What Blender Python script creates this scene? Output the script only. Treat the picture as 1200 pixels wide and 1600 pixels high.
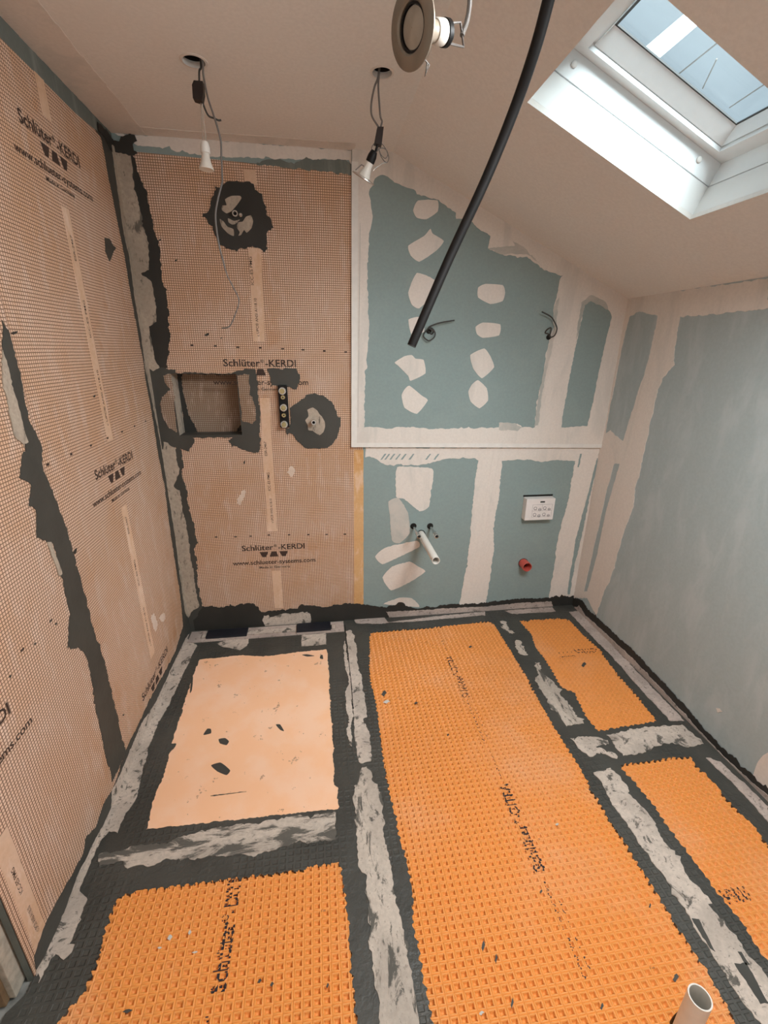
import bpy, bmesh, math, random
import numpy as np
from mathutils import Vector, Matrix
from mathutils.geometry import tessellate_polygon

S = bpy.context.scene
COL = S.collection
for o in list(bpy.data.objects):
    bpy.data.objects.remove(o)

# ------------------------------------------------------------------ room size (metres)
W, ZC, ZR, XF = 2.3914, 2.3748, 1.8239, 1.1519      # width, flat ceiling, right eave height, fold of the ceiling
AL = math.atan2(ZC - ZR, W - XF)
SE = Vector((math.cos(AL), 0, -math.sin(AL)))       # down the slope
SN = Vector((math.sin(AL), 0, math.cos(AL)))        # up out of the slope
SO = Vector((XF, 0, ZC))
YF = -3.1                                           # wall behind the camera

# ------------------------------------------------------------------ camera
cd = bpy.data.cameras.new('camera'); cam = bpy.data.objects.new('camera', cd); COL.objects.link(cam)
cd.sensor_fit = 'HORIZONTAL'; cd.sensor_width = 36.0; cd.lens = 702.789 / 1200 * 36.0; cd.clip_start = 0.02
R_ = Vector((0.9900823, -0.1399489, 0.0123000)); U_ = Vector((0.0360525, 0.3377222, 0.9405551)); F_ = Vector((0.1357837, 0.9307836, -0.3394183))
cam.matrix_world = Matrix(((R_.x, U_.x, -F_.x, 0.79111), (R_.y, U_.y, -F_.y, -2.36716), (R_.z, U_.z, -F_.z, 1.56245), (0, 0, 0, 1)))
S.camera = cam

# ------------------------------------------------------------------ overcast sky, hazy sun, two added fill lamps
wd = bpy.data.worlds.new('sky'); S.world = wd; wd.use_nodes = True
bg = wd.node_tree.nodes['Background']; bg.inputs[0].default_value = (0.70, 0.83, 0.90, 1); bg.inputs[1].default_value = 0.9
sd = bpy.data.lights.new('hazy_sun', 'SUN'); sd.energy = 22.0; sd.angle = math.radians(60); sd.color = (0.93, 1.0, 1.0)
so = bpy.data.objects.new('hazy_sun', sd); COL.objects.link(so)
so.rotation_euler = Vector((-0.62, 0.75, -1.0)).to_track_quat('-Z', 'Y').to_euler(); so.location = (3, -2, 5)
ad = bpy.data.lights.new('slope_fill', 'AREA'); ad.shape = 'RECTANGLE'; ad.size = 0.66; ad.size_y = 0.5; ad.energy = 38; ad.color = (0.97, 1.0, 1.0)  # fill lamp added under the slope behind the camera; no window there
ao = bpy.data.objects.new('slope_fill', ad); COL.objects.link(ao)
_p = SO + SE * 0.62 - SN * 0.03 + Vector((0, -1.71, 0))
ao.matrix_world = Matrix(((SE.x, 0, SN.x, _p.x), (SE.y, 1, SN.y, _p.y), (SE.z, 0, SN.z, _p.z), (0, 0, 0, 1)))
dd = bpy.data.lights.new('front_fill', 'AREA'); dd.shape = 'RECTANGLE'; dd.size = 0.8; dd.size_y = 1.9; dd.energy = 1.0; dd.color = (1.0, 0.98, 0.95)  # weak fill lamp added before the closed front wall; it has no doorway
do = bpy.data.objects.new('front_fill', dd); COL.objects.link(do); do.location = (0.75, YF + .03, 1.0); do.rotation_euler = (math.radians(90), 0, 0)
vs = S.view_settings; S.display_settings.display_device = 'sRGB'
vs.view_transform = 'Standard'; vs.look = 'None'; vs.gamma = 1.0; vs.use_curve_mapping = False; vs.exposure = 0.0

# ------------------------------------------------------------------ materials
def lin(r, g, b):
    f = lambda c: (c / 255 / 12.92) if c / 255 <= 0.04045 else ((c / 255 + 0.055) / 1.055) ** 2.4
    return (f(r), f(g), f(b), 1)
class NT:
    def __init__(s, name, rough=0.8, metal=0.0, spec=0.4):
        s.m = bpy.data.materials.new(name); s.m.use_nodes = True; s.t = s.m.node_tree; s.b = s.t.nodes['Principled BSDF']
        s.b.inputs['Roughness'].default_value = rough; s.b.inputs['Metallic'].default_value = metal
        s.b.inputs['Specular IOR Level'].default_value = spec
        s.tc = s.t.nodes.new('ShaderNodeTexCoord'); s.co = s.tc.outputs['Object']
    def n(s, k, **kw):
        x = s.t.nodes.new(k)
        for a, b in kw.items(): setattr(x, a, b)
        return x
    def put(s, sock, v):
        if isinstance(v, bpy.types.NodeSocket): s.t.links.new(v, sock)
        else: sock.default_value = v
    def math(s, op, a, b=0.0):
        x = s.n('ShaderNodeMath', operation=op); s.put(x.inputs[0], a); s.put(x.inputs[1], b); return x.outputs[0]
    def mapped(s, sc):
        x = s.n('ShaderNodeMapping'); x.inputs['Scale'].default_value = sc; s.t.links.new(s.co, x.inputs[0]); return x.outputs[0]
    def noise(s, scale, detail=4, rough=0.55, co=None, dist=0.0):
        x = s.n('ShaderNodeTexNoise'); x.inputs['Scale'].default_value = scale; x.inputs['Detail'].default_value = detail
        x.inputs['Roughness'].default_value = rough; x.inputs['Distortion'].default_value = dist
        s.t.links.new(co or s.co, x.inputs['Vector']); return x.outputs['Fac']
    def ramp(s, f, lo, hi):
        x = s.n('ShaderNodeMapRange'); x.interpolation_type = 'SMOOTHSTEP'
        s.put(x.inputs['Value'], f); x.inputs['From Min'].default_value = lo; x.inputs['From Max'].default_value = hi; return x.outputs['Result']
    def mix(s, f, a, b):
        x = s.n('ShaderNodeMix', data_type='RGBA'); s.put(x.inputs[0], f); s.put(x.inputs[6], a); s.put(x.inputs[7], b); return x.outputs[2]
    def col(s, c): s.put(s.b.inputs['Base Color'], c); return s
    def bump(s, h, dist=0.002, strength=0.6):
        x = s.n('ShaderNodeBump'); x.inputs['Distance'].default_value = dist; x.inputs['Strength'].default_value = strength
        s.put(x.inputs['Height'], h); s.t.links.new(x.outputs[0], s.b.inputs['Normal']); return s
def plain(name, c, rough=0.6, metal=0.0, var=0.12, scale=30, bump=0.0, spec=0.4):
    m = NT(name, rough, metal, spec); d = tuple(x * (1 - var) for x in c[:3]) + (1,)
    m.col(m.mix(m.ramp(m.noise(scale), .35, .65), d, c))
    if bump: m.bump(m.noise(scale * 4), bump)
    return m.m
def kerdi(name, ax, grid=True, base=(0.74, 0.53, 0.40, 1)):
    m = NT(name, 0.85, spec=0.15)
    sep = m.n('ShaderNodeSeparateXYZ'); m.t.links.new(m.co, sep.inputs[0])
    big = m.ramp(m.noise(2.6, 5, .62), .38, .66); fine = m.noise(70, 4, .65, m.mapped((1, 1, 1)))
    fib = m.ramp(fine, .35, .7)
    warm = (base[0] * .92, base[1] * .80, base[2] * .66, 1)
    c = m.mix(big, base, warm)
    c = m.mix(m.math('MULTIPLY', fib, .45), c, (base[0] * 1.12, base[1] * 1.12, base[2] * 1.12, 1))
    wh = m.ramp(m.noise(9, 5, .65, m.mapped((2.2, 2.2, .7))), .50, .66)
    c = m.mix(m.math('MULTIPLY', wh, .40), c, (0.86, 0.70, 0.60, 1))
    st = m.ramp(m.noise(5.5, 3, .5), .63, .74)
    c = m.mix(m.math('MULTIPLY', st, .45), c, (0.62, 0.30, 0.13, 1))
    if grid:
        wob = m.math('MULTIPLY', m.noise(4, 2), 0.005)
        ls = []
        for k in ax:
            t = m.math('FRACT', m.math('DIVIDE', m.math('ADD', sep.outputs[k], wob), 0.0098))
            ls.append(m.math('LESS_THAN', t, 0.29))
        l = m.math('MAXIMUM', ls[0], ls[1])
        l = m.math('MULTIPLY', l, m.math('ADD', m.math('MULTIPLY', fine, .5), .58))
        c = m.mix(l, c, (0.165, 0.085, 0.055, 1))
    m.col(c); m.bump(fine, 0.0006, .5)
    return m.m
def fleece(name, c=(0.60, 0.515, 0.44, 1), lo=.53, hi=.62, sc=(1, 1, 1), scale=16, dark=(0.055, 0.056, 0.05, 1), amount=.85):
    m = NT(name, 0.85, spec=0.2)
    f = m.noise(70, 4, .7); s1 = m.noise(scale, 6, .68, m.mapped(sc), .6); s2 = m.noise(scale * .35, 3, .5, m.mapped(sc))
    base = m.mix(m.ramp(f, .3, .7), tuple(x * .80 for x in c[:3]) + (1,), c)
    base = m.mix(m.math('MULTIPLY', m.ramp(s2, .42, .62), .45), base, tuple(x * .5 for x in c[:3]) + (1,))
    sp = m.ramp(m.noise(scale * 3.2, 5, .7, m.mapped(sc), .4), .60, .66)
    cr = m.ramp(m.noise(scale * 6, 3, .6, m.mapped((sc[0] * .5, sc[1] * 1.4, sc[2]))), .60, .70)
    base = m.mix(m.math('MULTIPLY', cr, .65), base, tuple(x * .42 for x in c[:3]) + (1,))
    k = m.math('MAXIMUM', m.ramp(s1, lo, hi), m.math('MULTIPLY', sp, .85))
    m.col(m.mix(m.math('MULTIPLY', k, amount), base, dark)); m.bump(s1, 0.002, .7)
    return m.m
def sealant(name, c=(0.066, 0.064, 0.056, 1), rough=.62):
    m = NT(name, rough, spec=0.35)
    f = m.noise(45, 5, .6); g = m.noise(5, 3)
    m.col(m.mix(m.ramp(g, .35, .65), tuple(x * .82 for x in c[:3]) + (1,), c)); m.bump(f, 0.0022, .6)
    return m.m
def board(name, c, c2, sc=(1, 1, 1), amount=.35, lo=.48, hi=.7):
    m = NT(name, 0.8, spec=0.2)
    s = m.ramp(m.noise(4.5, 5, .6, m.mapped(sc), .5), lo, hi); f = m.noise(90, 3)
    b = m.mix(m.ramp(f, .3, .7), tuple(x * .94 for x in c[:3]) + (1,), c)
    m.col(m.mix(m.math('MULTIPLY', s, amount), b, c2)); m.bump(f, 0.0005, .3)
    return m.m
M = {}
M['kerdi_back'] = kerdi('orange_membrane_back', (0, 2))
M['kerdi_side'] = kerdi('orange_membrane_side', (1, 2))
M['fleece_strip'] = kerdi('orange_fleece', (1, 2), grid=False, base=(0.66, 0.47, 0.35, 1))
M['fleece_edge'] = kerdi('orange_fleece_edge', (1, 2), grid=False, base=(0.64, 0.40, 0.20, 1))
M['ink'] = plain('brown_ink', (0.060, 0.036, 0.028, 1), .8, var=.2, scale=120)
M['black_ink'] = plain('black_ink', (0.030, 0.022, 0.026, 1), .7)
M['tape'] = fleece('smeared_pale_tape')
M['tape_h'] = fleece('smeared_pale_tape_cross', sc=(.45, 1.6, 1), lo=.47, hi=.57)
M['tape_v'] = fleece('smeared_pale_tape_long', sc=(1.5, .5, 1), lo=.52, hi=.59)
M['tape_corner'] = fleece('corner_tape', c=(0.50, 0.42, 0.34, 1), sc=(1, 1, .35), lo=.57, hi=.64, amount=.75)
M['tape_clean'] = fleece('clean_pale_tape', c=(0.64, 0.545, 0.47, 1), lo=.555, hi=.62, amount=.85)
M['tape_pink'] = fleece('pinkish_tape', c=(0.56, 0.46, 0.41, 1), lo=.60, hi=.68, amount=.7)
M['niche_tape'] = kerdi('smeared_membrane', (0, 2), base=(0.36, 0.285, 0.22, 1))
M['seal'] = sealant('dark_grey_sealant')
def coat_material():
    m = NT('embossed_sealant', .5, spec=.45); sep = m.n('ShaderNodeSeparateXYZ'); m.t.links.new(m.co, sep.inputs[0])
    ls = []
    for k, p in ((0, .0245), (1, .0210)):
        t = m.math('FRACT', m.math('DIVIDE', sep.outputs[k], p)); ls.append(m.ramp(m.math('ABSOLUTE', m.math('SUBTRACT', t, .5)), .26, .38))
    cells = m.math('MAXIMUM', ls[0], ls[1]); mask = m.ramp(m.noise(3.5, 4), .42, .60); f = m.noise(45, 5, .6); g = m.noise(5, 3)
    h = m.math('ADD', m.math('MULTIPLY', m.math('MULTIPLY', cells, mask), .55), m.math('MULTIPLY', f, .9))
    m.col(m.mix(m.ramp(g, .35, .65), (.052, .051, .045, 1), (.068, .066, .058, 1)))
    m.put(m.b.inputs['Roughness'], m.math('ADD', m.math('MULTIPLY', m.noise(14, 4), .5), .22)); m.bump(h, .004, .9); return m.m
M['coat'] = coat_material()
M['seal_black'] = sealant('blackish_sealant', (0.036, 0.034, 0.030, 1))
M['orange'] = None
m = NT('orange_polyethylene', .48, spec=.4)
g = m.ramp(m.noise(2.2, 4, .6), .45, .72); h = m.ramp(m.noise(60, 3, .6), .60, .70)
c = m.mix(m.math('MULTIPLY', g, .55), (0.80, 0.305, 0.070, 1), (0.78, 0.40, 0.20, 1))
c = m.mix(m.math('MULTIPLY', h, .22), c, (0.42, 0.16, 0.05, 1))
c = m.mix(m.math('MULTIPLY', m.ramp(m.noise(21, 4, .7), .69, .73), .75), c, (0.20, 0.085, 0.04, 1))
m.col(m.mix(m.math('MULTIPLY', m.ramp(m.noise(13, 5, .75, None, .8), .70, .74), .5), c, (0.66, 0.55, 0.50, 1))); M['orange'] = m.m
m = NT('salmon_fleece', .85, spec=.15)
f = m.noise(38, 5, .65); g = m.ramp(m.noise(6, 4), .4, .65)
c = m.mix(g, (0.94, 0.55, 0.335, 1), (0.95, 0.61, 0.42, 1)); sp = m.ramp(m.noise(20, 4, .72), .645, .67)
m.col(m.mix(m.math('MULTIPLY', sp, .6), c, (0.25, 0.15, 0.11, 1))); m.bump(f, .0012, .5); M['salmon'] = m.m
M['teal'] = board('teal_plasterboard', (0.275, 0.350, 0.345, 1), (0.40, 0.47, 0.45, 1), amount=.12)
M['teal_wash'] = board('washed_teal_plasterboard', (0.40, 0.47, 0.48, 1), (0.52, 0.57, 0.58, 1), sc=(1, 2.2, .7), amount=.45, lo=.44, hi=.68)
M['teal_dark'] = board('dark_teal_plasterboard', (0.16, 0.18, 0.165, 1), (0.30, 0.32, 0.29, 1), sc=(3, 3, .6), amount=.5)
M['plaster'] = board('joint_compound', (0.76, 0.70, 0.645, 1), (0.58, 0.555, 0.515, 1), sc=(2.2, 2.2, .5), amount=.55)
M['scuff'] = board('pale_scuff', (0.72, 0.60, 0.52, 1), (0.60, 0.46, 0.37, 1), amount=.8, lo=.35, hi=.6)
M['skim'] = board('thin_skim', (0.46, 0.47, 0.44, 1), (0.62, 0.57, 0.52, 1), amount=.8, lo=.40, hi=.62)
M['paint'] = board('matt_ceiling_paint', (0.82, 0.79, 0.75, 1), (0.78, 0.75, 0.71, 1), amount=.5)
M['white_gloss'] = plain('white_lacquer', (0.84, 0.86, 0.86, 1), .35, var=.02)
M['reveal'] = plain('white_reveal_paint', (0.82, 0.82, 0.80, 1), .6, var=.03, scale=6)
M['bead'] = plain('white_bead', (0.78, 0.75, 0.71, 1), .55, var=.06)
M['wood'] = plain('raw_timber', (0.22, 0.135, 0.07, 1), .8, var=.45, scale=14, bump=.002)
M['pale'] = plain('pale_batten', (0.50, 0.44, 0.36, 1), .85, var=.25, scale=40, bump=.002)
M['concrete'] = plain('grey_concrete', (0.30, 0.30, 0.28, 1), .9, var=.4, scale=18, bump=.003)
M['black_plastic'] = plain('black_plastic', (0.008, 0.007, 0.007, 1), .5, var=.2, spec=.25)
M['brown_black'] = plain('brown_black_plastic', (0.020, 0.012, 0.010, 1), .5)
M['navy'] = plain('navy_tape', (0.011, 0.012, 0.019, 1), .6, var=.15)
M['grey_cable'] = plain('grey_cable', (0.16, 0.145, 0.135, 1), .5)
M['white_wire'] = plain('pale_wire', (0.48, 0.42, 0.36, 1), .5)
M['dark_cable'] = plain('dark_cable', (0.055, 0.055, 0.052, 1), .5)
M['ceramic'] = plain('white_ceramic', (0.74, 0.70, 0.64, 1), .35, var=.06)
M['lamp_glass'] = plain('frosted_lamp', (0.36, 0.30, 0.24, 1), .3, var=.22)
M['bronze'] = plain('brushed_nickel', (0.25, 0.205, 0.16, 1), .45, .45, var=.15)
M['silver'] = plain('silver_metal', (0.62, 0.60, 0.57, 1), .25, .9, var=.08)
M['brass'] = plain('brass', (0.60, 0.50, 0.27, 1), .28, .85, var=.1)
M['chrome'] = plain('chrome', (0.66, 0.66, 0.66, 1), .16, 1.0, var=.05)
M['pvc'] = plain('white_plastic_pipe', (0.80, 0.76, 0.70, 1), .4, var=.05)
M['red'] = plain('red_plastic_pipe', (0.66, 0.115, 0.085, 1), .42, var=.06)
M['hole'] = plain('dark_bore', (0.012, 0.010, 0.009, 1), .9)
M['whitebox'] = plain('white_box_plastic', (0.82, 0.78, 0.76, 1), .5, var=.03)
M['grey_ink'] = plain('grey_ink', (0.28, 0.27, 0.28, 1), .7)
m = NT('window_glass'); gl = m.n('ShaderNodeBsdfGlossy'); gl.inputs['Roughness'].default_value = .02
tr = m.n('ShaderNodeBsdfTransparent'); tr.inputs[0].default_value = (.86, .90, .92, 1); 
mx = m.n('ShaderNodeMixShader'); mx.inputs[0].default_value = .05; m.t.links.new(tr.outputs[0], mx.inputs[1]); m.t.links.new(gl.outputs[0], mx.inputs[2])
m.t.links.new(mx.outputs[0], m.t.nodes['Material Output'].inputs[0]); M['glass'] = m.m
m = NT('translucent_sheet'); tl = m.n('ShaderNodeBsdfTranslucent'); tl.inputs[0].default_value = (.9, .93, .93, 1)
m.t.links.new(tl.outputs[0], m.t.nodes['Material Output'].inputs[0]); M['reflection_sheet'] = m.m

# ------------------------------------------------------------------ mesh helpers (all in room coordinates)
RND = random.Random(7)
FR = {'B': ((0, 0, 0), (1, 0, 0), (0, 0, 1), (0, -1, 0)), 'P': ((0, -.014, 0), (1, 0, 0), (0, 0, 1), (0, -1, 0)),
      'L': ((0, 0, 0), (0, 1, 0), (0, 0, 1), (1, 0, 0)), 'R': ((W, 0, 0), (0, 1, 0), (0, 0, 1), (-1, 0, 0)),
      'F': ((0, 0, 0), (1, 0, 0), (0, 1, 0), (0, 0, 1)), 'C': ((0, 0, ZC), (1, 0, 0), (0, 1, 0), (0, 0, -1)),
      'S': (tuple(SO), tuple(SE), (0, 1, 0), tuple(-SN))}
class MB:
    def __init__(s): s.v = []; s.f = []
    def add(s, v, f):
        k = len(s.v); s.v += [tuple(p) for p in v]; s.f += [tuple(i + k for i in q) for q in f]; return s
    def prism(s, plane, pts, n0, n1, holes=()):
        o, u, v, n = [Vector(a) for a in FR[plane]]
        loops = [pts] + list(holes); vs_ = []; fs = []
        tri = tessellate_polygon([[Vector((a, b, 0)) for a, b in l] for l in loops])
        fl = [p for l in loops for p in l]; N = len(fl)
        for h in (n0, n1):
            for a, b in fl: vs_.append(o + u * a + v * b + n * h)
        for t in tri:
            fs.append(t); fs.append(tuple(i + N for i in reversed(t)))
        k = 0
        for l in loops:
            L = len(l)
            for i in range(L): fs.append((k + i, k + (i + 1) % L, k + (i + 1) % L + N, k + i + N))
            k += L
        return s.add(vs_, fs)
    def box(s, x0, x1, y0, y1, z0, z1, b=0.0):
        bm = bmesh.new(); bmesh.ops.create_cube(bm, size=1)
        for v in bm.verts: v.co = Vector(((x0 + x1) / 2 + v.co.x * (x1 - x0), (y0 + y1) / 2 + v.co.y * (y1 - y0), (z0 + z1) / 2 + v.co.z * (z1 - z0)))
        if b: bmesh.ops.bevel(bm, geom=bm.edges[:], offset=b, segments=2, affect='EDGES', profile=.6)
        bm.verts.ensure_lookup_table()
        for i, v in enumerate(bm.verts): v.index = i
        s.add([v.co.copy() for v in bm.verts], [[v.index for v in f.verts] for f in bm.faces]); bm.free(); return s
    def lathe(s, prof, o, axis, seg=28, closed=True):
        o = Vector(o); a = Vector(axis).normalized(); t = a.orthogonal().normalized(); w = a.cross(t)
        vs_ = []; fs = []
        for r, h in prof:
            for i in range(seg):
                q = 2 * math.pi * i / seg; vs_.append(o + a * h + (t * math.cos(q) + w * math.sin(q)) * r)
        P = len(prof)
        for j in range(P if closed else P - 1):
            for i in range(seg):
                i2 = (i + 1) % seg; j2 = (j + 1) % P
                fs.append((j * seg + i, j * seg + i2, j2 * seg + i2, j2 * seg + i))
        if not closed:
            fs.append(tuple(range(seg - 1, -1, -1))); fs.append(tuple((P - 1) * seg + i for i in range(seg)))
        return s.add(vs_, fs)
    def tube(s, pts, r, seg=10, smooth=6):
        P = [Vector(p) for p in pts]
        if smooth and len(P) > 2:
            Q = []
            for i in range(len(P) - 1):
                p0 = P[max(i - 1, 0)]; p1 = P[i]; p2 = P[i + 1]; p3 = P[min(i + 2, len(P) - 1)]
                for k in range(smooth):
                    t = k / smooth
                    Q.append(.5 * ((2 * p1) + (p2 - p0) * t + (2 * p0 - 5 * p1 + 4 * p2 - p3) * t * t + (3 * p1 - p0 - 3 * p2 + p3) * t ** 3))
            P = Q + [P[-1]]
        nrm = None; vs_ = []; fs = []
        for i, p in enumerate(P):
            d = (P[min(i + 1, len(P) - 1)] - P[max(i - 1, 0)]).normalized()
            if nrm is None: nrm = d.orthogonal().normalized()
            nrm = (nrm - d * nrm.dot(d)).normalized(); w = d.cross(nrm)
            rr = r(i / (len(P) - 1)) if callable(r) else r
            for k in range(seg):
                q = 2 * math.pi * k / seg; vs_.append(p + (nrm * math.cos(q) + w * math.sin(q)) * rr)
        for i in range(len(P) - 1):
            for k in range(seg):
                k2 = (k + 1) % seg; fs.append((i * seg + k, i * seg + k2, (i + 1) * seg + k2, (i + 1) * seg + k))
        fs.append(tuple(range(seg - 1, -1, -1))); fs.append(tuple((len(P) - 1) * seg + k for k in range(seg)))
        return s.add(vs_, fs)
    def flat(s, plane, tris, n):
        o, u, v, w = [Vector(a) for a in FR[plane]]
        for t in tris: s.add([o + u * a + v * b + w * n for a, b in t], [tuple(range(len(t)))])
        return s
def base_of(root):
    p = Vector((0, 0, 0)); q = root
    while q: p = p + q.location; q = q.parent
    return p
def tag(o, label=None, cat=None, group=None, kind=None):
    if label: o['label'] = label
    if cat: o['category'] = cat
    if group: o['group'] = group
    if kind: o['kind'] = kind
    return o
def ob(name, mb, mat, parent=None, label=None, cat=None, group=None, kind=None, smooth=False, origin=None):
    me = bpy.data.meshes.new(name)
    v = np.array([tuple(p) for p in mb.v]); 
    if parent is not None: org = base_of(parent)
    elif origin is not None: org = Vector(origin)
    else: org = Vector(((v[:, 0].min() + v[:, 0].max()) / 2, (v[:, 1].min() + v[:, 1].max()) / 2, v[:, 2].min()))
    me.from_pydata([tuple(p) for p in (v - np.array(org))], [], mb.f)
    me.validate()
    bm = bmesh.new(); bm.from_mesh(me); bmesh.ops.recalc_face_normals(bm, faces=bm.faces[:]); bm.to_mesh(me); bm.free()
    me.materials.append(mat)
    if smooth:
        me.polygons.foreach_set('use_smooth', [True] * len(me.polygons))
        try: me.set_sharp_from_angle(angle=math.radians(40))
        except Exception: pass
    o = bpy.data.objects.new(name, me); COL.objects.link(o)
    if parent is not None: o.parent = parent
    else: o.location = org
    return tag(o, label, cat, group, kind)
def empty(name, loc, label, cat, group=None):
    o = bpy.data.objects.new(name, None); COL.objects.link(o); o.location = loc; o.empty_display_size = .05
    return tag(o, label, cat, group)
def jag(pts, amp=.004, step=.008, seed=0, teeth=0.0, keep=()):
    """ragged outline: the edges of a coat spread with a trowel; keep = indices of edges left straight"""
    r = random.Random(seed); out = []; n = len(pts); acc = 0.0; prev = 0.0
    for i in range(n):
        a = Vector(pts[i]); b = Vector(pts[(i + 1) % n]); d = b - a; L = d.length
        if L < 1e-6: continue
        d /= L; nn = Vector((-d.y, d.x)); k = max(1, int(L / step)); out.append(tuple(a))
        if i in keep: continue
        for j in range(1, k):
            t = L * j / k; prev = .55 * prev + r.uniform(-1, 1) * amp * .8
            if r.random() < .05: prev += r.choice((-1, 1)) * amp * 1.3
            off = prev
            if teeth: off += teeth * (abs(((acc + t) / .0245) % 1 - .5) * 4 - 1)
            p = a + d * (t + r.uniform(-.3, .3) * step) + nn * off; out.append((p.x, p.y))
        acc += L
    return out
def soft(pts, k=5):
    n = len(pts); out = []
    for i in range(n):
        p0, p1, p2, p3 = [Vector(pts[(i + j) % n]) for j in (-1, 0, 1, 2)]
        for q in range(k):
            t = q / k; v = .5 * ((2 * p1) + (p2 - p0) * t + (2 * p0 - 5 * p1 + 4 * p2 - p3) * t * t + (3 * p1 - p0 - 3 * p2 + p3) * t ** 3)
            w = Vector(p1).lerp(p2, t); v = v.lerp(w, .5); out.append((v.x, v.y))
    return out
def P(key): return [tuple(q) for q in D[key][1]]
def slab(key, n0, n1, amp=.003, step=.008, seed=None, keep=(), mb=None, rnd=False):
    return (mb or MB()).prism(D[key][0], jag(soft(P(key)) if rnd else P(key), amp, step, seed if seed is not None else len(key) * 7 + ord(key[-1]), keep=keep), n0, n1)
_TX = {}
def glyphs(txt, bold=0.0):
    """letters of Blender's own font as 2-D triangles, scaled to a unit box (width 1, height 1)"""
    if (txt, bold) in _TX: return _TX[(txt, bold)]
    cu = bpy.data.curves.new('letters', 'FONT'); cu.body = txt; cu.offset = bold; cu.resolution_u = 3
    o = bpy.data.objects.new('letters', cu); COL.objects.link(o); bpy.context.view_layer.update()
    me = bpy.data.meshes.new_from_object(o.evaluated_get(bpy.context.evaluated_depsgraph_get()))
    me.calc_loop_triangles(); v = np.array([x.co[:2] for x in me.vertices]); lo = v.min(0); hi = v.max(0); v = (v - lo) / (hi - lo)
    t = [[tuple(v[i]) for i in q.vertices] for q in me.loop_triangles]
    bpy.data.objects.remove(o); bpy.data.curves.remove(cu); bpy.data.meshes.remove(me)
    _TX[(txt, bold)] = t; return t
def text_tris(txt, x, y, w, h, rot=0.0, bold=0.0):
    c, s_ = math.cos(rot), math.sin(rot)
    return [[(x + a * w * c - b * h * s_, y + a * w * s_ + b * h * c) for a, b in t] for t in glyphs(txt, bold)]

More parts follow.
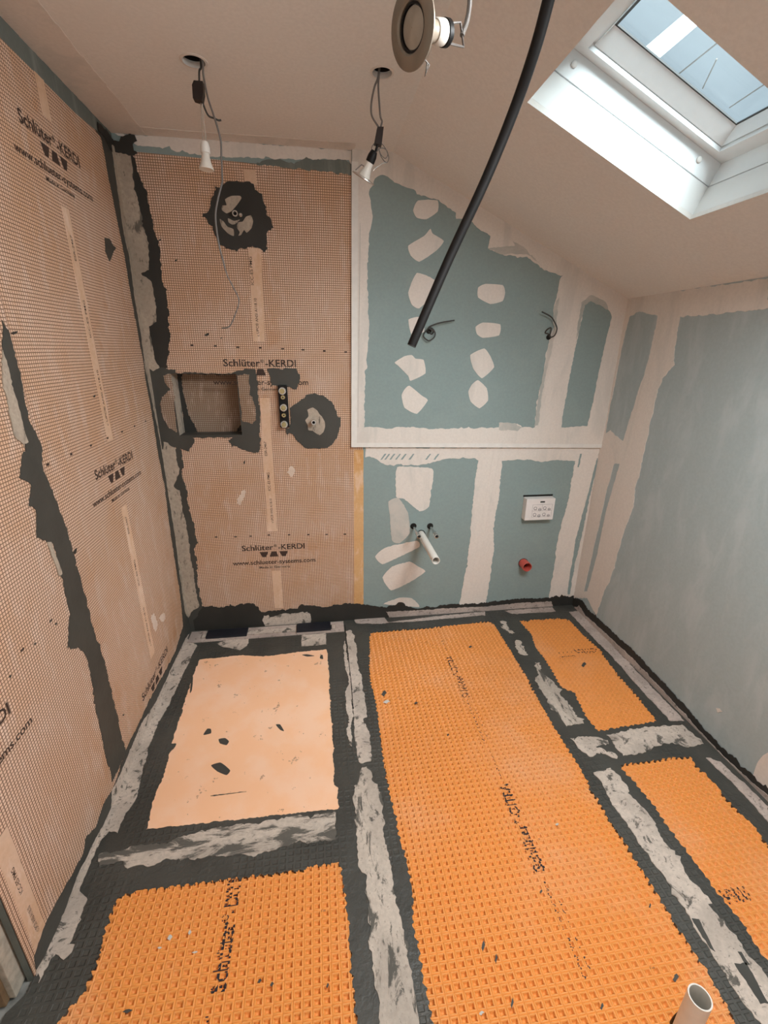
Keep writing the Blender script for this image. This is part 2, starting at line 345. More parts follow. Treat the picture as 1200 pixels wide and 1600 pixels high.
# ------------------------------------------------------------------ measured outlines (metres in the plane of each surface)
D = {
    'sheet_top': ["L",[[-.706,2.328],[-.578,2.324],[-.476,2.32],[-.319,2.311],[-.174,2.322]]],
    'seal_L_corner': ["L",[[-.174,2.322],[-.122,2.309],[-.119,2.268],[-.115,2.211],[-.103,2.107],[-.09,1.997],[-.078,1.921],[-.08,1.822],[-.07,1.648],[-.06,1.539],[-.061,1.344],[-.05,1.221],[-.057,1.056],[-.04,.898],[-.06,.653],[-.064,.437],[-.07,.23],[-.099,.105],[-.173,.09],[-.0,.0],[-.0,2.355],[-.06,2.335]]],
    'seal_L_seam': ["L",[[-1.006,1.621],[-.989,1.588],[-.987,1.526],[-.994,1.437],[-.993,1.351],[-.973,1.297],[-.992,1.233],[-.98,1.176],[-.969,1.129],[-.956,1.053],[-.947,.969],[-.943,.877],[-.937,.64],[-.918,.484],[-.924,.305],[-.923,.115],[-.912,.084],[-1.048,.081],[-1.039,.125],[-1.045,.238],[-1.038,.309],[-1.033,.407],[-1.017,.472],[-1.01,.57],[-1.015,.609],[-1.039,.66],[-1.092,.692],[-1.036,.783],[-1.037,.851],[-1.032,.953],[-1.031,1.013],[-1.059,1.031],[-1.095,1.059],[-1.069,1.132],[-1.093,1.152],[-1.062,1.206],[-1.101,1.233],[-1.07,1.279],[-1.032,1.315],[-1.036,1.358],[-1.036,1.436],[-1.034,1.506],[-1.032,1.559]]],
    'tape_L_seam': ["L",[[-1.036,1.55],[-1.031,1.506],[-1.034,1.442],[-1.031,1.369],[-1.028,1.314],[-1.051,1.303],[-1.077,1.34],[-1.074,1.375],[-1.067,1.44],[-1.074,1.46]]],
    'tape_L_seam2': ["L",[[-1.058,1.031],[-1.041,1.024],[-1.029,.913],[-1.045,.915]]],
    'seal_L_bottom': ["L",[[-.122,.092],[-.282,.061],[-.652,.089],[-.91,.088],[-1.043,.056],[-1.121,.07],[-1.189,.048],[-1.241,.081],[-1.279,.053],[-1.38,.068],[-1.482,.079],[-1.53,.063],[-1.541,.051],[-1.55,.0],[-.0,.0],[0,.06]]],
    'tape_left_wall': ["L",[[-.093,.022],[-.352,.031],[-.603,.033],[-.762,.071],[-.905,.059],[-.999,.053],[-1.058,.058],[-1.095,.004],[-1.198,.018],[-1.287,.026],[-1.33,.03],[-1.405,.012],[-1.465,.004],[-1.486,.011],[-1.548,.021],[-1.554,.004],[-1.54,0],[-.01,0]]],
    'tape_left_floor': ["F",[[0,0],[-.006,-.076],[.076,-.149],[.058,-.574],[.047,-.686],[.046,-.815],[.079,-1.063],[.063,-1.115],[.063,-1.187],[.032,-1.177],[.018,-1.209],[.016,-1.242],[.018,-1.294],[.021,-1.357],[.055,-1.384],[.055,-1.41],[.057,-1.456],[.056,-1.492],[.071,-1.495],[.072,-1.513],[.058,-1.527],[.031,-1.511],[.023,-1.521],[.019,-1.569],[0,-1.54]]],
    'tape_cornerL': ["L",[[-.032,2.324],[-.045,2.159],[-.051,2.005],[-.03,1.929],[-.045,1.773],[-.038,1.607],[-.055,1.469],[-.029,1.305],[-.007,1.096],[-.011,.856],[-.009,.611],[-.033,.37],[-.039,.154],[0,.09],[0,2.325]]],
    'tape_cornerB': ["B",[[0,2.325],[.065,2.309],[.059,2.227],[.066,2.129],[.077,2.035],[.085,1.987],[.069,1.882],[.034,1.868],[.072,1.836],[.078,1.766],[.069,1.67],[.033,1.65],[.038,1.502],[.053,1.47],[.022,1.453],[0,1.47]]],
    'tape_cornerB2': ["B",[[.019,1.116],[.058,1.09],[.07,1.086],[.071,.96],[.035,.883],[.061,.861],[.061,.74],[.07,.667],[.067,.49],[.069,.34],[.072,.166],[.029,.136],[0,.09],[0,1.05]]],
    'strip_A0': [-.564,1.983,-.515,1.226],
    'strip_A1': [-.535,.957,-.522,.239],
    'strip_B': ["L",[[-1.504,.446],[-1.49,.072]]],
    'strip_B2': ["L",[[-1.521,.404],[-1.543,.085]]],
    'patch_L': ["L",[[-.257,1.952],[-.211,1.958],[-.189,1.94],[-.159,1.938],[-.218,1.898],[-.249,1.874],[-.274,1.903]]],
    'seal_B_upper': ["B",[[0,2.315],[.072,2.316],[.088,2.215],[.107,2.177],[.11,2.084],[.128,1.971],[.121,1.871],[.127,1.741],[.121,1.605],[.094,1.511],[.087,1.468],[0,1.45]]],
    'niche_seal': ["B",[[0,1.455],[.05,1.468],[.088,1.463],[.092,1.459],[.123,1.462],[.121,1.448],[.195,1.447],[.373,1.443],[.406,1.457],[.448,1.468],[.493,1.466],[.497,1.435],[.501,1.399],[.496,1.366],[.495,1.297],[.502,1.259],[.494,1.191],[.486,1.152],[.485,1.083],[.476,1.053],[.44,1.056],[.402,1.069],[.361,1.09],[.346,1.08],[.331,1.12],[.356,1.133],[.156,1.136],[.168,1.122],[.15,1.088],[.133,1.064],[.093,1.08],[.085,1.05],[.072,1.09],[0,1.02]]],
    'niche_open': ["B",[[.101,1.444],[.402,1.439],[.399,1.141],[.096,1.148]]],
    'niche_tape_r': ["B",[[.403,1.438],[.463,1.439],[.457,1.398],[.461,1.385],[.455,1.343],[.468,1.334],[.479,1.268],[.477,1.22],[.457,1.201],[.409,1.216]]],
    'niche_tape_l': ["B",[[.064,1.433],[.096,1.442],[.099,1.415],[.101,1.366],[.093,1.261],[.091,1.167],[.086,1.162],[.053,1.186],[.032,1.243],[.029,1.298],[.043,1.335],[.074,1.362],[.088,1.366],[.07,1.397]]],
    'seal_B_lower': ["B",[[0,1.04],[.075,1.083],[.096,1.076],[.098,1.0],[.082,.95],[.095,.881],[.096,.739],[.11,.666],[.111,.572],[.088,.524],[.097,.426],[.084,.323],[.089,.165],[.07,.0],[0,0]]],
    'seal_B_bottom': ["B",[[.03,.08],[.089,.165],[.169,.155],[.237,.154],[.353,.167],[.398,.142],[.417,.102],[.51,.108],[.629,.112],[.641,.133],[.795,.108],[.895,.123],[1.014,.11],[1.014,.111],[1.149,.081],[1.21,.09],[1.233,.109],[1.256,.107],[1.279,.08],[1.365,.056],[1.411,.07],[1.443,.059],[1.521,.071],[1.649,.061],[1.777,.064],[1.906,.075],[2.004,.08],[2.222,.068],[2.303,.09],[2.348,.074],[2.409,.07],[2.391,.06],[2.391,0],[.03,0]]],
    'tape_drain_back': ["B",[[.417,.051],[.428,.078],[.456,.081],[.464,.064],[.53,.081],[.68,.086],[.698,.068],[.7,.001],[.619,-.004],[.581,-.012],[.431,.0]]],
    'tape_back_wall': ["B",[[1.157,.049],[1.366,.044],[1.65,.043],[1.779,.037],[2.007,.049],[2.239,.043],[2.257,.004],[2.013,.002],[1.784,-.012],[1.494,-.013],[1.181,-.006],[1.168,.027]]],
    'outlet1_seal': ["B",[[.386,2.211],[.406,2.207],[.424,2.22],[.457,2.232],[.497,2.232],[.533,2.236],[.553,2.207],[.582,2.193],[.585,2.162],[.596,2.145],[.595,2.113],[.613,2.101],[.623,2.069],[.61,2.058],[.592,2.049],[.589,2.011],[.59,1.986],[.573,1.969],[.553,1.985],[.524,1.992],[.486,1.98],[.468,1.982],[.455,1.968],[.408,1.977],[.38,1.992],[.368,2.024],[.361,2.061],[.342,2.073],[.333,2.096],[.321,2.095],[.326,2.109],[.35,2.12],[.361,2.139],[.367,2.169],[.381,2.19]]],
    'outlet1_patch_a': ["B",[[.424,2.165],[.452,2.179],[.487,2.181],[.493,2.173],[.479,2.155],[.466,2.141],[.446,2.122],[.425,2.113],[.406,2.125],[.41,2.141],[.428,2.144]]],
    'outlet1_patch_b': ["B",[[.393,2.091],[.41,2.081],[.423,2.063],[.448,2.054],[.447,2.028],[.423,2.037],[.399,2.062]]],
    'outlet1_patch_c': ["B",[[.464,2.06],[.469,2.081],[.49,2.085],[.506,2.104],[.528,2.11],[.535,2.089],[.526,2.062],[.504,2.043],[.493,2.053],[.479,2.034],[.467,2.03],[.474,2.044]]],
    'outlet1_patch_d': ["B",[[.429,2.095],[.454,2.086],[.479,2.092],[.459,2.075],[.444,2.072],[.43,2.079]]],
    'outlet2_seal': ["B",[[.646,1.278],[.681,1.3],[.727,1.333],[.731,1.344],[.765,1.348],[.817,1.34],[.861,1.307],[.883,1.262],[.89,1.231],[.905,1.231],[.901,1.185],[.884,1.131],[.855,1.088],[.832,1.072],[.788,1.067],[.711,1.074],[.678,1.106],[.65,1.149],[.635,1.153],[.63,1.13],[.62,1.157],[.621,1.176],[.64,1.18],[.651,1.233]]],
    'outlet2_patch': ["B",[[.735,1.27],[.762,1.281],[.784,1.266],[.795,1.247],[.806,1.236],[.82,1.209],[.821,1.182],[.811,1.155],[.791,1.14],[.765,1.156],[.757,1.163],[.735,1.167],[.732,1.194],[.722,1.217],[.738,1.236],[.738,1.255]]],
    'valve_seal': ["B",[[.549,1.467],[.589,1.469],[.621,1.464],[.654,1.471],[.691,1.47],[.696,1.448],[.706,1.441],[.703,1.416],[.693,1.395],[.686,1.37],[.67,1.371],[.652,1.384],[.609,1.388],[.565,1.389],[.561,1.434]]],
    'strip_B0': ["B",[[.509,2.279],[.56,2.282],[.563,2.224],[.512,2.221]]],
    'strip_B1': ["B",[[.505,1.983],[.561,1.986],[.548,1.594],[.494,1.593]]],
    'strip_B2b': ["B",[[.503,1.328],[.55,1.328],[.539,.609],[.488,.611]]],
    'strip_B3': ["B",[[.491,.367],[.541,.364],[.54,.119],[.492,.122]]],
    'edge_strip': ["B",[[.97,1.058],[1.021,1.057],[1.018,.101],[.96,.105]]],
    'mark_row1': ["B",[[.211,1.571],[.317,1.569],[.42,1.565],[.524,1.564],[.629,1.56],[.726,1.557],[.829,1.553],[.934,1.549]]],
    'mark_row2': ["B",[[.213,.59],[.314,.587],[.395,.587],[.493,.589],[.603,.586],[.709,.581],[.811,.578],[.913,.575]]],
    'comp_B_top': ["B",[[-.002,2.382],[.095,2.337],[.22,2.344],[.236,2.328],[.382,2.317],[.566,2.323],[.754,2.329],[.891,2.335],[.961,2.339],[.98,2.317],[1.0,2.375],[.0,2.375]]],
    'seal_B_top': ["B",[[.525,2.302],[.564,2.302],[.606,2.318],[.666,2.325],[.713,2.316],[.768,2.331],[.822,2.331],[.857,2.333],[.947,2.338],[.975,2.322],[.978,2.286],[.766,2.293],[.564,2.3]]],
    'teal_big': ["P",[[1.023,1.179],[1.03,1.413],[1.048,1.644],[1.042,1.796],[1.048,2.061],[1.065,2.129],[1.048,2.222],[1.075,2.274],[1.108,2.289],[1.141,2.277],[1.174,2.261],[1.259,2.237],[1.265,2.224],[1.356,2.209],[1.452,2.161],[1.454,2.137],[1.483,2.138],[1.626,2.075],[1.619,2.023],[1.695,2.0],[1.745,1.997],[1.771,1.988],[1.82,1.995],[1.902,1.95],[1.929,1.94],[2.016,1.921],[2.002,1.888],[1.999,1.821],[1.99,1.776],[2.006,1.684],[1.986,1.589],[1.976,1.417],[1.966,1.289],[1.968,1.169],[1.896,1.17],[1.866,1.19],[1.766,1.198],[1.762,1.171],[1.452,1.168],[1.185,1.177]]],
    'teal_slot': ["P",[[2.157,1.791],[2.187,1.815],[2.29,1.771],[2.318,1.737],[2.302,1.569],[2.292,1.353],[2.281,1.173],[2.127,1.167],[2.124,1.235],[2.134,1.48],[2.145,1.663]]],
    'patch_P0': ["P",[[1.25,2.161],[1.271,2.2],[1.362,2.205],[1.365,2.162],[1.314,2.129],[1.268,2.133]]],
    'patch_P1': ["P",[[1.232,2.019],[1.306,2.062],[1.334,2.092],[1.346,2.073],[1.401,2.045],[1.367,2.004],[1.287,1.955],[1.245,1.979]]],
    'patch_P2': ["P",[[1.238,1.823],[1.277,1.908],[1.368,1.879],[1.377,1.826],[1.295,1.754],[1.258,1.769]]],
    'patch_P3': ["P",[[1.243,1.703],[1.309,1.716],[1.324,1.649],[1.262,1.631]]],
    'patch_P4': ["P",[[1.179,1.503],[1.228,1.533],[1.265,1.539],[1.285,1.522],[1.327,1.516],[1.339,1.451],[1.263,1.414],[1.25,1.438],[1.198,1.486]]],
    'patch_P5': ["P",[[1.218,1.341],[1.233,1.372],[1.258,1.39],[1.324,1.341],[1.358,1.316],[1.302,1.247],[1.235,1.279]]],
    'patch_P6': ["P",[[1.585,1.854],[1.621,1.871],[1.709,1.868],[1.725,1.836],[1.716,1.797],[1.654,1.782],[1.588,1.81]]],
    'patch_P7': ["P",[[1.587,1.676],[1.624,1.697],[1.715,1.69],[1.714,1.638],[1.63,1.625],[1.597,1.642]]],
    'patch_P8': ["P",[[1.57,1.542],[1.641,1.575],[1.678,1.537],[1.703,1.483],[1.642,1.428],[1.591,1.476]]],
    'patch_P9': ["P",[[1.574,1.36],[1.591,1.397],[1.622,1.419],[1.673,1.378],[1.686,1.315],[1.642,1.274],[1.591,1.309]]],
    'skim_P0': ["P",[[1.99,1.776],[2.012,1.821],[2.016,1.661],[2.007,1.541],[1.985,1.353],[1.988,1.182],[1.964,1.176],[1.966,1.289],[1.976,1.417],[1.986,1.589],[2.006,1.684]]],
    'skim_P1': ["P",[[2.135,1.802],[2.182,1.837],[2.27,1.805],[2.29,1.771],[2.188,1.809],[2.157,1.789],[2.145,1.663],[2.137,1.591]]],
    'skim_P2': ["P",[[1.759,1.198],[1.851,1.194],[1.896,1.17],[1.87,1.15],[1.763,1.158]]],
    'skim_P3': ["P",[[1.619,2.023],[1.695,2.0],[1.757,2.003],[1.819,2.005],[1.901,1.96],[1.803,2.031],[1.738,2.059],[1.752,2.039]]],
    'comp_stripe': ["B",[[1.664,.993],[1.804,.99],[1.809,.769],[1.792,.57],[1.814,.425],[1.794,.054],[1.622,.06],[1.646,.302],[1.658,.545],[1.654,.774]]],
    'comp_ledge': ["B",[[1.031,1.07],[2.388,1.047],[2.392,.982],[2.256,.972],[2.134,.98],[2.046,.968],[1.955,.987],[1.809,.981],[1.665,.986],[1.578,1.006],[1.508,1.0],[1.329,.966],[1.138,.974],[1.084,1.009],[1.03,1.016]]],
    'comp_right1': ["B",[[2.253,1.035],[2.386,1.033],[2.374,.827],[2.358,.561],[2.346,.243],[2.35,.065],[2.22,.059],[2.223,.285],[2.216,.437],[2.226,.583],[2.234,.631],[2.246,.755]]],
    'comp_right2': ["B",[[2.398,1.033],[2.45,1.003],[2.508,.987],[2.5,.793],[2.492,.539],[2.476,.27],[2.462,.057],[2.355,.061],[2.357,.277],[2.372,.479],[2.383,.781]]],
    'patch_B0': ["B",[[1.206,.958],[1.399,.947],[1.412,.897],[1.396,.724],[1.34,.696],[1.252,.773],[1.203,.789]]],
    'patch_B1': ["B",[[1.161,.761],[1.217,.781],[1.276,.684],[1.287,.562],[1.231,.503],[1.187,.52],[1.17,.673]]],
    'patch_B2': ["B",[[1.087,.424],[1.144,.476],[1.332,.513],[1.349,.473],[1.247,.423],[1.131,.373]]],
    'patch_B3': ["B",[[1.132,.284],[1.19,.354],[1.293,.38],[1.346,.345],[1.393,.309],[1.297,.24],[1.185,.194]]],
    'patch_B4': ["B",[[1.142,.102],[1.239,.139],[1.316,.129],[1.365,.065]]],
    'bare_a': ["B",[[2.381,.975],[2.398,.967],[2.374,.696],[2.359,.48],[2.359,.242],[2.362,.086],[2.344,.087],[2.336,.244],[2.336,.481],[2.367,.781]]],
    'bare_b': ["B",[[2.272,1.013],[2.283,1.013],[2.278,.933],[2.269,.934]]],
    'corner_blob_L': ["L",[[-.141,2.357],[-.098,2.358],[-.041,2.356],[-.004,2.347],[-.005,2.303],[-.044,2.299],[-.102,2.324],[-.143,2.329]]],
    'corner_blob_B': ["B",[[.006,2.348],[.028,2.345],[.038,2.363],[.056,2.368],[.072,2.376],[.091,2.371],[.097,2.352],[.078,2.34],[.079,2.318],[.093,2.31],[.067,2.3],[.028,2.307],[.002,2.309]]],
    'speckB0': ["B",[[.271,1.616],[.28,1.622],[.295,1.625],[.29,1.615],[.28,1.612]]],
    'speckB1': ["B",[[.182,1.922],[.186,1.926],[.194,1.928],[.191,1.922],[.186,1.92]]],
    'speckB2': ["B",[[.394,1.0],[.399,1.01],[.405,1.014],[.402,.998],[.398,.993]]],
    'speckB3': ["B",[[.343,1.604],[.347,1.607],[.354,1.609],[.351,1.604],[.347,1.602]]],
    'speckB4': ["B",[[.126,1.999],[.131,2.003],[.138,2.005],[.135,1.999],[.13,1.997]]],
    'speckL0': ["L",[[-.603,1.393],[-.595,1.397],[-.584,1.398],[-.591,1.391],[-.598,1.39]]],
    'speckL1': ["L",[[-.94,.944],[-.93,.95],[-.917,.949],[-.927,.937],[-.935,.935]]],
    'speckL2': ["L",[[-1.117,.794],[-1.113,.795],[-1.107,.793],[-1.111,.789],[-1.115,.79]]],
    'speckL3': ["L",[[-1.333,.785],[-1.329,.786],[-1.324,.784],[-1.328,.78],[-1.331,.78]]],
    'speckL4': ["L",[[-1.221,.8],[-1.217,.801],[-1.211,.798],[-1.214,.795],[-1.218,.796]]],
    'speckL5': ["L",[[-.879,.227],[-.874,.226],[-.866,.221],[-.871,.218],[-.876,.221]]],
    'speckL6': ["L",[[-1.062,.213],[-1.058,.213],[-1.052,.209],[-1.056,.206],[-1.06,.208]]],
    'speckL7': ["L",[[-.98,1.59],[-.969,1.595],[-.951,1.597],[-.959,1.591],[-.971,1.588]]],
    'scuffB0': ["B",[[.34,.784],[.369,.844],[.393,.858],[.386,.819],[.355,.766]]],
    'scuffB1': ["B",[[.612,.943],[.637,.978],[.656,.953],[.634,.918]]],
    'scuffL0': ["L",[[-.485,.405],[-.435,.401],[-.416,.329],[-.453,.308],[-.476,.352]]],
    'scuffL1': ["L",[[-.396,.351],[-.32,.328],[-.319,.29],[-.369,.309]]],
    'scuffL2': ["L",[[-1.354,.184],[-1.261,.159],[-1.159,.114],[-1.158,.095],[-1.256,.123],[-1.347,.152]]],
    'slash0': ["B",[[1.112,1.002],[1.136,1.034],[1.145,1.034],[1.122,1.002]]],
    'slash1': ["B",[[1.133,1.002],[1.157,1.033],[1.166,1.033],[1.143,1.002]]],
    'slash2': ["B",[[1.161,1.001],[1.185,1.033],[1.194,1.033],[1.171,1.001]]],
    'slash3': ["B",[[1.193,1.001],[1.217,1.032],[1.225,1.032],[1.203,1.001]]],
    'slash4': ["B",[[1.224,1.0],[1.248,1.032],[1.257,1.031],[1.235,1.0]]],
    'slash5': ["B",[[1.267,.999],[1.291,1.031],[1.3,1.031],[1.278,.999]]],
    'slash6': ["B",[[1.36,.997],[1.384,1.029],[1.393,1.029],[1.371,.997]]],
    'slash7': ["B",[[1.407,.996],[1.431,1.028],[1.44,1.028],[1.418,.996]]],
    'matspot0': ["F",[[.319,-1.515],[.321,-1.508],[.325,-1.506],[.332,-1.512],[.329,-1.516],[.327,-1.52]]],
    'matspot1': ["F",[[.373,-1.51],[.374,-1.504],[.377,-1.502],[.382,-1.508],[.38,-1.51],[.378,-1.514]]],
    'matspot2': ["F",[[.298,-1.533],[.301,-1.531],[.306,-1.531],[.311,-1.534],[.308,-1.535],[.305,-1.536]]],
    'matspot3': ["F",[[.394,-1.556],[.399,-1.555],[.405,-1.554],[.411,-1.557],[.406,-1.558],[.402,-1.559]]],
    'matspot4': ["F",[[1.04,-.653],[1.051,-.633],[1.061,-.626],[1.067,-.644],[1.058,-.653],[1.05,-.667]]],
    'matspot5': ["F",[[1.04,-.704],[1.052,-.694],[1.065,-.69],[1.076,-.702],[1.065,-.706],[1.055,-.714]]],
    'matspot6': ["F",[[1.572,-.352],[1.582,-.341],[1.591,-.338],[1.596,-.348],[1.587,-.352],[1.579,-.359]]],
    'matspot7': ["F",[[2.116,-.577],[2.135,-.558],[2.15,-.552],[2.15,-.568],[2.136,-.577],[2.121,-.59]]],
    'matspot8': ["F",[[1.184,-1.653],[1.192,-1.641],[1.197,-1.637],[1.197,-1.647],[1.192,-1.653],[1.186,-1.661]]],
    'matspot9': ["F",[[1.211,-1.684],[1.217,-1.674],[1.221,-1.67],[1.221,-1.679],[1.216,-1.684],[1.212,-1.691]]],
    'matspot10': ["F",[[1.218,-1.775],[1.225,-1.765],[1.229,-1.761],[1.228,-1.77],[1.223,-1.775],[1.219,-1.782]]],
    'matspot11': ["F",[[1.133,-1.779],[1.138,-1.775],[1.143,-1.774],[1.147,-1.778],[1.142,-1.779],[1.138,-1.782]]],
    'matspot12': ["F",[[1.663,-1.785],[1.675,-1.777],[1.683,-1.775],[1.684,-1.782],[1.675,-1.786],[1.666,-1.791]]],
    'matspot13': ["F",[[1.44,-1.81],[1.447,-1.804],[1.452,-1.801],[1.452,-1.807],[1.447,-1.81],[1.442,-1.814]]],
    'matspot14': ["F",[[1.558,-1.356],[1.564,-1.352],[1.57,-1.351],[1.573,-1.355],[1.568,-1.357],[1.563,-1.359]]],
    'matspot15': ["F",[[1.408,-1.545],[1.413,-1.541],[1.417,-1.539],[1.418,-1.544],[1.414,-1.546],[1.41,-1.549]]],
    'matspot16': ["F",[[.58,-1.643],[.582,-1.638],[.586,-1.636],[.59,-1.641],[.587,-1.643],[.585,-1.646]]],
    'matspot17': ["F",[[.612,-1.653],[.615,-1.649],[.618,-1.647],[.622,-1.652],[.619,-1.654],[.617,-1.657]]],
    'matspot18': ["F",[[.757,-1.676],[.759,-1.671],[.762,-1.669],[.764,-1.673],[.762,-1.676],[.76,-1.679]]],
    'matspot19': ["F",[[.254,-1.655],[.261,-1.652],[.269,-1.652],[.279,-1.656],[.272,-1.657],[.266,-1.659]]],
    'matspot20': ["F",[[1.286,-.93],[1.292,-.923],[1.296,-.921],[1.298,-.927],[1.294,-.93],[1.29,-.934]]],
    'matspot21': ["F",[[1.184,-.729],[1.191,-.722],[1.198,-.72],[1.203,-.727],[1.197,-.73],[1.192,-.735]]],
    'matspot22': ["F",[[1.715,-1.625],[1.722,-1.619],[1.726,-1.617],[1.725,-1.622],[1.721,-1.625],[1.716,-1.629]]],
    'comp_R': ["R",[[-.01,1.828],[-.231,1.827],[-.519,1.822],[-.788,1.818],[-.819,1.719],[-.62,1.712],[-.554,1.712],[-.405,1.717],[-.406,1.692],[-.412,1.589],[-.423,1.532],[-.435,1.513],[-.377,1.451],[-.36,1.336],[-.361,1.208],[-.36,1.05],[-.355,.872],[-.367,.815],[-.336,.664],[-.318,.469],[-.306,.336],[-.275,.261],[-.25,.082],[-.139,.136],[-.0,.05],[-.0,1.819]]],
    'comp_R_hole': ["R",[[-.055,1.739],[-.126,1.757],[-.261,1.728],[-.263,1.65],[-.259,1.538],[-.229,1.366],[-.2,1.204],[-.188,1.119],[-.116,1.136],[-.069,1.159],[-.031,1.133],[-.024,1.275],[-.032,1.348],[-.034,1.534],[-.041,1.667]]],
    'comp_R_gap': ["R",[[-.151,.988],[-.196,.999],[-.16,.716],[-.151,.416],[-.127,.176],[-.095,.158],[-.116,.532],[-.131,.814]]],
    'seal_R': ["R",[[0,.07],[-.001,.062],[-.039,.078],[-.104,.094],[-.165,.071],[-.336,.08],[-.426,.081],[-.589,.086],[-.702,.076],[-.87,.066],[-.961,.059],[-1.02,.047],[-1.151,.035],[-1.217,.043],[-1.301,.046],[-1.359,.051],[-1.9,.09],[-1.9,0],[0,0]]],
    'tape_R_wall': ["R",[[-.077,.047],[-.152,.025],[-.349,.037],[-.62,.046],[-.881,.031],[-.987,.019],[-1.147,.008],[-1.3,.017],[-1.366,.029],[-1.9,.06],[-1.9,0],[-.03,0]]],
    'patch_R': ["R",[[-1.308,.005],[-1.301,.043],[-1.299,.106],[-1.308,.154],[-1.328,.195],[-1.357,.179],[-1.383,.084],[-1.354,.035]]],
    'patch_R2': ["R",[[-1.089,.172],[-1.104,.182],[-1.117,.179],[-1.1,.157]]],
    'skim_R': ["R",[[-.522,.936],[-.602,1.004],[-.709,.994],[-.765,.817],[-.684,.739],[-.593,.757]]],
    'win_mid': ["F",[[1.04,-.151],[1.217,-.143],[1.429,-.143],[1.604,-.13],[1.782,-.12],[1.796,-.167],[1.795,-.431],[1.786,-.668],[1.769,-.909],[1.77,-1.155],[1.758,-1.294],[1.76,-1.438],[1.766,-1.571],[1.762,-1.674],[1.768,-1.753],[1.767,-1.82],[1.757,-1.879],[1.8,-2.0],[1.86,-2.5],[.95,-2.5],[.98,-2.0],[1.016,-1.778],[1.018,-1.759],[1.01,-1.684],[1.009,-1.61],[1.004,-1.574],[1.023,-1.512],[1.02,-1.421],[1.013,-1.304],[1.002,-1.185],[.997,-1.054],[1.002,-.907],[1.008,-.736],[.997,-.512]]],
    'win_r1': ["F",[[1.968,-.137],[2.225,-.142],[2.278,-.162],[2.276,-.3],[2.296,-.462],[2.266,-.638],[2.263,-.811],[2.245,-.974],[1.949,-.991],[1.943,-.907],[1.959,-.82],[1.97,-.758],[1.928,-.719],[1.947,-.56],[1.945,-.396],[1.975,-.287]]],
    'win_r2': ["F",[[1.937,-1.164],[2.007,-1.161],[2.186,-1.158],[2.249,-1.162],[2.244,-1.196],[2.251,-1.293],[2.241,-1.337],[2.251,-1.447],[2.238,-1.519],[2.26,-1.5],[2.26,-2.0],[1.98,-2.0],[1.949,-1.789],[1.957,-1.705],[1.954,-1.659],[1.949,-1.605],[1.949,-1.526],[1.947,-1.432],[1.95,-1.291]]],
    'win_ll': ["F",[[.143,-1.391],[.201,-1.377],[.447,-1.383],[.642,-1.385],[.804,-1.377],[.816,-1.446],[.823,-1.555],[.825,-1.661],[.83,-1.753],[.85,-1.9],[.85,-2.2],[.1,-2.2],[.1,-1.75],[.104,-1.654],[.141,-1.606],[.148,-1.569],[.14,-1.492],[.136,-1.431]]],
    'win_pan': ["F",[[.119,-.276],[.341,-.265],[.451,-.292],[.64,-.276],[.786,-.272],[.792,-.306],[.795,-.676],[.8,-.898],[.798,-1.1],[.812,-1.113],[.808,-1.199],[.708,-1.195],[.512,-1.193],[.304,-1.188],[.153,-1.188],[.141,-1.086],[.15,-.983],[.141,-.888],[.154,-.827],[.132,-.822],[.128,-.714],[.131,-.654],[.119,-.506],[.116,-.424],[.114,-.337]]],
    'spot0': ["F",[[.254,-.793],[.263,-.762],[.279,-.765],[.284,-.788]]],
    'spot1': ["F",[[.323,-.825],[.349,-.823],[.368,-.842],[.361,-.86],[.333,-.848]]],
    'spot2': ["F",[[.319,-.953],[.351,-.944],[.374,-.961],[.398,-.987],[.387,-1.005],[.349,-.984]]],
    'spot3': ["F",[[.555,-.776],[.574,-.778],[.593,-.816],[.576,-.807]]],
    'spot4': ["F",[[.461,-1.086],[.471,-1.087],[.352,-1.088],[.351,-1.086]]],
    'spot5': ["F",[[.753,-.323],[.764,-.318],[.767,-.353],[.75,-.344]]],
    'spot6': ["F",[[.655,-.304],[.682,-.303],[.721,-.321],[.682,-.321]]],
    'spot7': ["F",[[.114,-.424],[.12,-.415],[.137,-.508],[.132,-.525]]],
    'tape_mid_a': ["F",[[.902,-.119],[.931,-.11],[.945,-.159],[.943,-.228],[.954,-.262],[.946,-.395],[.945,-.471],[.957,-.518],[.957,-.579],[.958,-.653],[.96,-.723],[.956,-.787],[.939,-.792],[.952,-.849],[.957,-.876],[.957,-.926],[.949,-1.017],[.907,-1.022],[.896,-.978],[.893,-.899],[.897,-.773],[.898,-.692],[.901,-.572],[.902,-.288]]],
    'tape_mid_b': ["F",[[.89,-.21],[.895,-.287],[.898,-.389],[.899,-.52],[.899,-.605],[.896,-.715],[.898,-.766],[.887,-.8],[.877,-.839],[.881,-.916],[.877,-.946],[.868,-.921],[.862,-.863],[.871,-.798],[.868,-.726],[.868,-.634],[.876,-.602],[.889,-.57],[.886,-.482],[.879,-.387],[.877,-.316]]],
    'tape_mid_c': ["F",[[.904,-1.052],[.91,-1.042],[.929,-1.039],[.943,-1.063],[.943,-1.105],[.962,-1.122],[.971,-1.158],[.974,-1.204],[.964,-1.229],[.96,-1.333],[.969,-1.415],[.963,-1.475],[.971,-1.543],[.978,-1.596],[.975,-1.643],[.982,-1.697],[.982,-1.735],[.982,-1.773],[.94,-2.1],[.86,-2.1],[.886,-1.76],[.889,-1.714],[.883,-1.671],[.882,-1.631],[.876,-1.606],[.887,-1.563],[.88,-1.542],[.888,-1.499],[.878,-1.475],[.889,-1.429],[.864,-1.401],[.868,-1.355],[.869,-1.216],[.866,-1.187],[.873,-1.116],[.886,-1.102],[.894,-1.083]]],
